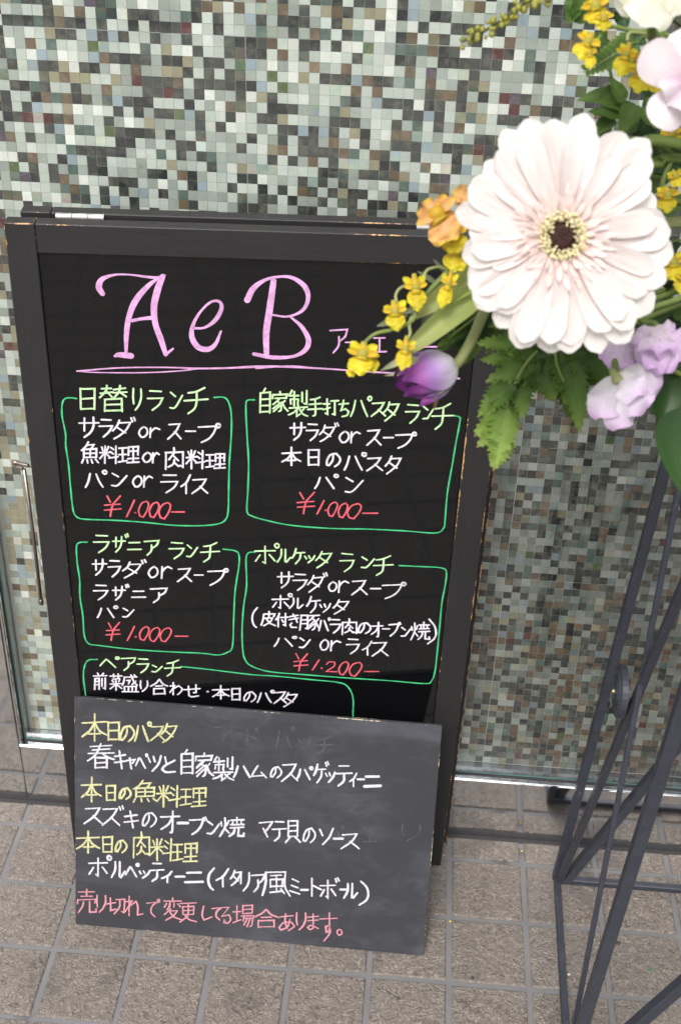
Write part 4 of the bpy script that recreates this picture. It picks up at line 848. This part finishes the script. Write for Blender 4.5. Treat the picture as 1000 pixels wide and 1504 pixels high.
for q in ((531, 527, 44, 50, -.15), (611, 430, 33, 56, .12), (580, 464, 34, 46, .10), (594, 519, 27, 52, -.12), (656, 425, 24, 60, -.25), (668, 376, 40, 50, -.1)): blossom(ys, q[0], q[1], yd-.006, *q[2:])
blossom(ys, 516, 545, yd, 16, 18, -.4); blossom(ys, 546, 531, yd-.002, 24, 34, .2)
osn = empty('orange_snapdragon', 'ruffled orange and yellow blossom beside the left edge of the gerbera', 'flower', at(680, 310, .74))
blossom(osn, 646, 324, .735, 66, 74, .62, ORG); blossom(osn, 668, 350, .745, 40, 44, .3, YEL)
bb = MB(); ico(bb, at(678, 288, .74), .0045, sq=(1.3, 1, .9)); one('petal', ORG, osn, at(692, 292, .738), at(664, 283, .735), .0055, prof='wide', cup=.8, wave=.3); one('petal', ORG, osn, at(690, 300, .74), at(676, 318, .735), .0065, prof='wide', cup=.6, wave=.4)
stem('stem', [at(655, 330, .742), at(690, 318, .75), at(760, 300, .78), F], .0018, STEMG, osn)
y2 = empty('yellow_flower_spray', 'cluster of small yellow flowers above and behind the gerbera, at the top right', 'flower', at(900, 80, .74))
yd = .735
stem('stem', [F, at(1030, 200, .78), at(985, 60, .75), at(930, 46, .745), at(893, 40, .74), at(875, 62, .74)], .0019, STEMG, y2, .0010)
stem('pedicel', [at(950, 50, .745), at(925, 48, .74), at(920, 60, .738)], .0010, STEMY, y2)
stem('pedicel', [at(985, 70, .745), at(935, 15, .74), at(905, 12, .74)], .0014, STEMG, y2)
for q in ((874, 16, 42, 42, .3), (886, 31, 28, 30, .1), (859, 68, 36, 44, -.5), (866, 84, 20, 34, .15), (916, 88, 32, 52, -.3), (939, 114, 36, 46, -.05), (962, 118, 30, 46, .3), (938, 90, 28, 24, .2)): blossom(y2, q[0], q[1], yd, *q[2:])
y3 = empty('yellow_flower_spray', 'yellow blossoms half hidden behind the right side of the gerbera', 'flower', at(980, 260, .80))
stem('stem', [F, at(1010, 300, .82), at(985, 225, .80), at(930, 205, .79), at(912, 208, .785)], .0022, STEMG, y3, .0012)
for q in ((915, 226, 30, 42, -.3), (985, 200, 34, 26, .2), (979, 293, 34, 40, .1), (992, 262, 24, 26, .4), (988, 392, 34, 44, .2), (1003, 415, 30, 36, -.2)): blossom(y3, q[0], q[1], .785, *q[2:])
# --- berry sprig
br = empty('berry_sprig', 'thin sprig of tiny olive green buds pointing left at the top edge', 'berry sprig', at(800, 0, .72))
bp = bezier([at(812, -8, .72), at(770, 4, .72), at(735, 30, .72), at(700, 52, .72), at(677, 62, .72)], 14)
m = MB(); tube(m, [F, at(900, -30, .74)]+bp, .0014, .0006, 6); m.build('stem', simple('dark_twig', (.05, .06, .02), .6), br, smooth=True)
bm_ = MB(); ico(bm_, (0, 0, 0), 1); bme = None
for i in range(62):
    t = i/62; p = bp[int(t*(len(bp)-1))]; sp = (1-t*.45)*.0058; a = R()*6.28; rr = U(.0011, .0022)*(1.15-.45*t)
    q = p+CR*math.cos(a)*sp*U(.4, 1)+CU*math.sin(a)*sp*U(.4, 1)-CF*U(-.003, .004)
    if bme is None: o = bm_.build('bud', BERRY, br, smooth=True); bme = o.data; bme.transform(Matrix.Translation(br.location))
    else: o = bpy.data.objects.new('bud', bme); sc.collection.objects.link(o); o.parent = br
    o.location = q-br.location; o.scale = (rr, rr, rr*1.1)
# --- orchid, cream bloom
od = .64; oc = at(1012, 122, od)
orc = empty('orchid', 'large pale pink orchid cut by the top right edge', 'flower', oc)
for (x, y, w_, dd) in ((950, 66, .0125, -.004), (962, 182, .0105, 0), (1008, 38, .0115, .003), (1075, 90, .013, 0), (1060, 190, .0115, .002)):
    one('petal', ORC, orc, oc+CF*.002, at(x, y, od+dd), w_, prof='wide', nu=16, nv=6, cup=-.35, bend=-.08, wave=.12, wk=1)
for (x, y, w_) in ((972, 128, .0065), (1000, 160, .0075), (1030, 140, .0065)):
    one('lip', plant('orchid_lip', [(0, (.62, .22, .46)), (.5, (.80, .66, .76)), (1, (.88, .84, .88))], .35, .5, .2), orc, oc-CF*.004, at(x, y, od-.008), w_, prof='wide', nu=12, nv=4, cup=-.9, bend=-.1, wave=.3, wk=2)
stem('stem', [oc+CF*.004, at(1050, 180, .72), F], .0028, STEMG, orc)
cr = empty('cream_flower', 'cream white bloom showing only its lower petals at the top right edge', 'flower', at(950, -20, .66))
cc_ = at(962, -22, .665)
for i in range(11):
    a = 2*math.pi*i/11+.2; L_ = U(50, 66)
    one('petal', CREAM, cr, cc_+CF*.001*(i % 3), at(962+math.cos(a)*L_*1.15, -22-math.sin(a)*L_, .665-.004*(i % 3)), .0095, prof='wide', nu=12, nv=5, cup=-.35, bend=-.12, wave=.2, wk=2)
stem('stem', [cc_+CF*.01, at(1010, 120, .76), F], .0026, STEMG, cr)
# --- lilac ruffled blooms
def frilly(label, bx, by, d, tips, mat, stp, cal=None, R2=0):
    o = empty('lilac_lisianthus', label, 'flower', at(bx, by, d))
    for i, (x, y, w_, dz) in enumerate(tips):
        N = (-CF+CR*U(-.35, .35)+CU*U(-.1, .45)).normalized()
        one('petal', mat, o, at(bx+U(-3, 3), by+U(-2, 2), d+.003+dz*.5), at(x, y, d+dz-.006), w_*d/fpx*.5, N=N, prof='wide', nu=22, nv=8, cup=U(-.55, -.25), bend=U(-.12, .05), arch=U(.03, .12), wave=U(.24, .36), wk=U(1.6, 2.6), twist=U(-.3, .3))
    if cal:
        m = MB(); tube(m, bezier([at(bx-8, by-8, d+.004), at(bx-2, by, d-.001), at(bx+cal[0], by+cal[1], d-.004)], 4), .0022, .0034, 8); m.build('calyx', STEMY, o, smooth=True)
    stem('stem', stp+[F], .0020, STEMG, o)
frilly('lowest pale lilac ruffled bloom, hanging below the gerbera', 906, 553, .735, [(972, 566, 62, .008), (958, 590, 50, .003), (936, 610, 56, 0), (912, 628, 62, -.003), (882, 612, 58, -.004), (940, 580, 50, -.006)], LAV, [at(906, 552, .74), at(905, 520, .75), at(940, 470, .79)], (2, 7))
frilly('mauve bloom tucked under the lower rim of the gerbera', 915, 492, .75, [(882, 528, 30, .004), (893, 541, 32, 0), (908, 546, 32, -.002), (922, 538, 28, 0), (928, 516, 26, .003)], LAVP, [at(918, 486, .755), at(930, 450, .79)])
frilly('frilly lilac bloom at the right edge below the gerbera', 962, 482, .738, [(936, 512, 36, .004), (942, 530, 34, 0), (955, 542, 36, -.002), (968, 548, 34, -.004), (985, 546, 36, 0), (1002, 528, 40, .002), (1005, 500, 40, .006), (990, 488, 36, .008), (938, 496, 30, .008), (962, 520, 44, -.010), (985, 515, 40, -.010)], LAVP, [at(962, 478, .745), at(985, 450, .78)])
# --- serrated foliage
def frond(label, spec, d, stempts, mats, base):
    o = empty('serrated_leaf_sprig', label, 'foliage', base)
    stem('stem', stempts, .0013, STEMG, o, .0008)
    for i, (x0, y0, x1, y1, w_, *dd) in enumerate(spec):
        dz = dd[0] if dd else 0; mt = mats[dd[1]] if len(dd) > 1 else mats[0]
        N = (-CF+CR*U(-.35, .35)+CU*U(-.2, .4)).normalized()
        one('leaflet', mt, o, at(x0, y0, d+dz+.004), at(x1, y1, d+dz-.004), w_*d/fpx*.5, N=N, prof='ovate', teeth=U(9, 12).__int__(), nv=4, fold=U(.12, .35), bend=U(-.10, .12), wave=.10, cup=.1)
        m = MB(); A = at(x0, y0, d+dz+.003); B = at(x1, y1, d+dz-.005); tube(m, [A, A.lerp(B, .5), A.lerp(B, .85)], .0006, .0003, 4)
    return o
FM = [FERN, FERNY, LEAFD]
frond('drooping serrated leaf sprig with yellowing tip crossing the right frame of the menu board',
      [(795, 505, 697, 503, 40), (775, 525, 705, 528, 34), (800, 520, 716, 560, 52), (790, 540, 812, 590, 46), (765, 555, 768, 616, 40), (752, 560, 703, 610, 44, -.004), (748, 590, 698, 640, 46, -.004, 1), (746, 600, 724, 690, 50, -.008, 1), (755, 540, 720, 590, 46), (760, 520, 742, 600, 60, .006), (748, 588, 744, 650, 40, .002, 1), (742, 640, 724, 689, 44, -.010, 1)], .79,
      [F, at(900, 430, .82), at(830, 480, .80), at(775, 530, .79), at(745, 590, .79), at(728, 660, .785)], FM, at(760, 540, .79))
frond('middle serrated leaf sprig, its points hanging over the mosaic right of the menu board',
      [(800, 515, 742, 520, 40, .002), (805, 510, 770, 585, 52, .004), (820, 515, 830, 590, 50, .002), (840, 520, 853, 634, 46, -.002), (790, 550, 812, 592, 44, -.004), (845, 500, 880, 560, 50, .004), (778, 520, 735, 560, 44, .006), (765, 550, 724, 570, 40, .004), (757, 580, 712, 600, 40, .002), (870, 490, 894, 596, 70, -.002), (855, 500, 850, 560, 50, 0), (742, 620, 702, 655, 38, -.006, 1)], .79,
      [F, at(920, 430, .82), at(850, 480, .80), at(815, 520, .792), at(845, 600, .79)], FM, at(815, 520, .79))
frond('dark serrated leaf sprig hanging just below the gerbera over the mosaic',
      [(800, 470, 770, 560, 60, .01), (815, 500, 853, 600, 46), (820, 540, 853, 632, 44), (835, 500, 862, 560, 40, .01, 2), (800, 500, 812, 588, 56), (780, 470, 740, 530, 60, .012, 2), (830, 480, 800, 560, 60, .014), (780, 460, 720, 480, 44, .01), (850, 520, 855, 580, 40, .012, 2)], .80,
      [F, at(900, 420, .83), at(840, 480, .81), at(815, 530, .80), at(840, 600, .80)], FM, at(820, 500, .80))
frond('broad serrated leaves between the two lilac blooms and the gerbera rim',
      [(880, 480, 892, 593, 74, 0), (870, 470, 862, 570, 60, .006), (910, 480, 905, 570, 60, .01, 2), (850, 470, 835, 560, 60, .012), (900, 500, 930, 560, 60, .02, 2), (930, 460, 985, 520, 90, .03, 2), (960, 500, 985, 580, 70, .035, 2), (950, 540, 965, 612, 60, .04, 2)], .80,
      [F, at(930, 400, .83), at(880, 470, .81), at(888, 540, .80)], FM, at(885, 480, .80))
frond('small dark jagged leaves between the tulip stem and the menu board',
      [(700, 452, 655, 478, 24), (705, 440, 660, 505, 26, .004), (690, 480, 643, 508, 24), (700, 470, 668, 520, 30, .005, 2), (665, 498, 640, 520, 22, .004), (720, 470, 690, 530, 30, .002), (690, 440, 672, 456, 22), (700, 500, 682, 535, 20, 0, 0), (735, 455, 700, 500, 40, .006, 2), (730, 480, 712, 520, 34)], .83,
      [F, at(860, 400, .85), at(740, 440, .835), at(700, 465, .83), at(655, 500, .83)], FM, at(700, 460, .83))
gy_ = plant('grey_green_leaf', [(0, (.14, .17, .10)), (1, (.22, .25, .16))], .2, .6, .3)
o = empty('dry_leaf_sprig', 'thin grey green curled leaflets among the yellow blossoms', 'foliage', at(650, 430, .79))
for x0, y0, x1, y1, w_ in ((660, 405, 636, 380, 7), (668, 395, 655, 383, 7), (650, 425, 600, 450, 14), (640, 440, 590, 462, 12), (655, 430, 625, 475, 16), (625, 445, 618, 500, 12), (600, 462, 553, 480, 11), (645, 420, 612, 400, 9), (680, 420, 620, 440, 14), (648, 440, 665, 490, 10), (636, 470, 642, 486, 6)):
    one('leaflet', gy_, o, at(x0, y0, .79), at(x1, y1, .79), w_*.79/fpx*.5, prof='oval', cup=.7, bend=.12, wave=.2, N=(-CF+CR*U(-.5, .5)).normalized())
stem('stem', [F, at(800, 380, .82), at(700, 400, .79), at(650, 432, .79), at(610, 455, .79), at(560, 480, .79)], .0009, STEMG, o, .0004)
one('leaf', LEAFG, o, at(668, 350, .785), at(656, 372, .785), .0038, prof='oval', cup=.9, bend=-.3)
one('leaf', LEAFG, o, at(668, 348, .785), at(655, 362, .782), .0034, prof='oval', cup=1.2, bend=-.4)
# --- leafy backing, top right
lb = empty('leafy_branch', 'mid green oval leaves behind the yellow cluster at the top right', 'foliage', at(900, 160, .80))
stem('stem', [F, at(960, 260, .82), at(930, 190, .81), at(905, 140, .80), at(885, 60, .80)], .0018, STEMG, lb, .0010)
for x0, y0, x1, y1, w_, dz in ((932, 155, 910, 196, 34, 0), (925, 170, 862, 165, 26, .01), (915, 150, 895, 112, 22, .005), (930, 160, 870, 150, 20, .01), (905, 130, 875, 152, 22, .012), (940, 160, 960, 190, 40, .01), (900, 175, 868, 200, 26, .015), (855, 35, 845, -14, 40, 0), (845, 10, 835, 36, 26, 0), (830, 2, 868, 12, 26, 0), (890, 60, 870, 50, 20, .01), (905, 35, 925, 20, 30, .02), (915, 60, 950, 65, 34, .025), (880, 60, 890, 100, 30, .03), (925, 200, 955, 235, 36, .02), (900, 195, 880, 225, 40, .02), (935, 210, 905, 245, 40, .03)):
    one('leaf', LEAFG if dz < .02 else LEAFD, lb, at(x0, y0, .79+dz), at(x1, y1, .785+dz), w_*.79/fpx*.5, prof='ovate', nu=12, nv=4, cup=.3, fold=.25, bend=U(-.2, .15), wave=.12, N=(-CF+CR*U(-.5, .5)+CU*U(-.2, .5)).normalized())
fs_ = empty('fern_sprig', 'small fern sprig pointing left above the gerbera', 'foliage', at(930, 70, .78))
A = at(935, 62, .785); B = at(856, 106, .78); stem('stem', [F, at(1000, 80, .80), A, A.lerp(B, .5), B], .0009, STEMG, fs_, .0004)
for i in range(11):
    t = i/11; p = A.lerp(B, t); dd = (B-A).normalized(); sd = dd.cross(CF).normalized(); L_ = .0105*(1-t*.65)
    for s_ in (-1, 1): one('leaflet', FERN, fs_, p, p+sd*s_*L_+dd*L_*.75, .0026*(1-t*.4), prof='oval', nu=7, nv=2, cup=.3, bend=.1)
big = empty('broad_leaf', 'large smooth dark green leaf at the right edge under the lilac blooms', 'foliage', at(975, 610, .76))
DG = plant('broad_dark_leaf', [(0, (.020, .050, .014)), (1, (.028, .075, .014))], .18, .35, .25, 12)
one('leaf_blade', DG, big, at(1022, 598, .755), at(1026, 750, .735), .0240, prof='ovate', nu=18, nv=6, cup=.25, bend=-.12, fold=.12, N=(-CF-CR*.3).normalized())
one('leaf_blade', DG, big, at(990, 545, .775), at(975, 622, .765), .0130, prof='oval', nu=14, nv=5, cup=.3, bend=-.15, fold=.2)
stem('stem', [at(1008, 605, .757), at(1010, 560, .77), at(1015, 500, .79), F], .0018, STEMG, big)
# dense dark leaves filling the middle of the arrangement round the foam
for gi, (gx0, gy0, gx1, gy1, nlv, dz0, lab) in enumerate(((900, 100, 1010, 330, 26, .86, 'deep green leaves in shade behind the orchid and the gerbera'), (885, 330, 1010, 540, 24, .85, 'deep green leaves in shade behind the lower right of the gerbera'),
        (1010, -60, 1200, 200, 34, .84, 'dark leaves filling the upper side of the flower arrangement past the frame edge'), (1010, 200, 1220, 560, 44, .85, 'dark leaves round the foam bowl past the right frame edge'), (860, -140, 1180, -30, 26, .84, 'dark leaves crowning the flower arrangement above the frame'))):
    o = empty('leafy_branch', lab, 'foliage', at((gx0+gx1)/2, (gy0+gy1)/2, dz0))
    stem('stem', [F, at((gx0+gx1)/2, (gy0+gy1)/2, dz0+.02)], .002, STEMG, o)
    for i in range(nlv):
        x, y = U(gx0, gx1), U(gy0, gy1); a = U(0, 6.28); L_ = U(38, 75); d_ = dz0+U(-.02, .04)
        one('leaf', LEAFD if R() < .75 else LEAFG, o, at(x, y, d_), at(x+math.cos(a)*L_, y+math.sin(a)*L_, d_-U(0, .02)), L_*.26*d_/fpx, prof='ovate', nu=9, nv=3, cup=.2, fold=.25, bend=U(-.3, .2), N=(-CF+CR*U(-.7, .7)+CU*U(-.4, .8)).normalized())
gs = empty('cut_stems', 'pair of smooth green stems running to the right edge behind the gerbera', 'foliage', at(950, 215, .78))
stem('stem', [at(890, 203, .79), at(940, 210, .785), at(1010, 214, .79), F], .0036, STEMG, gs)
stem('stem', [at(930, 245, .80), at(970, 240, .80), at(1020, 236, .81), F], .0030, STEMG, gs)
stem('stem', [at(900, 480, .75), at(940, 456, .76), at(1005, 436, .78), F], .0019, STEMG, gs)
# --- crumbs on the paving
def onf(px, py):
    d = at(px, py, 1)-CP; return CP+d*(-(CP.z-.001)/d.z)
for x, y, r_, lab, col in ((661, 1353, .0022, 'tiny yellow petal crumb on the grout right of the chalkboard', (.6, .5, .04)), (766, 1250, .0020, 'tiny yellow petal crumb on the grout near the wall', (.6, .5, .04)), (835, 1431, .0022, 'white crumb on the paving beside the stand foot', (.7, .7, .68)),
                           (955, 1424, .0030, 'small green scrap on the paving between the stand bars', (.02, .22, .10)), (907, 1385, .0050, 'brown crumb on the paving between the stand bars', (.05, .035, .025)), (694, 1436, .0035, 'dark bluish chip on the paving below the board', (.03, .035, .05))):
    p = onf(x, y); m = MB(); vs = []
    for k in range(7): a = 2*math.pi*k/7; q = r_*U(.55, 1); vs.append(p+V((math.cos(a)*q, math.sin(a)*q*.7, U(0, .0006))))
    vs.append(p+V((0, 0, .0014))); m.add(vs, [(k, (k+1) % 7, 7) for k in range(7)]); m.add([v-V((0, 0, .0012)) for v in vs[:7]]+vs[:7], [(k, (k+1) % 7, 7+(k+1) % 7, 7+k) for k in range(7)])
    tag(m.build('crumb', simple('crumb_colour', col, .7), loc=p), lab, 'crumb')
for o in bpy.data.objects:
    if '_w' in o: del o['_w']
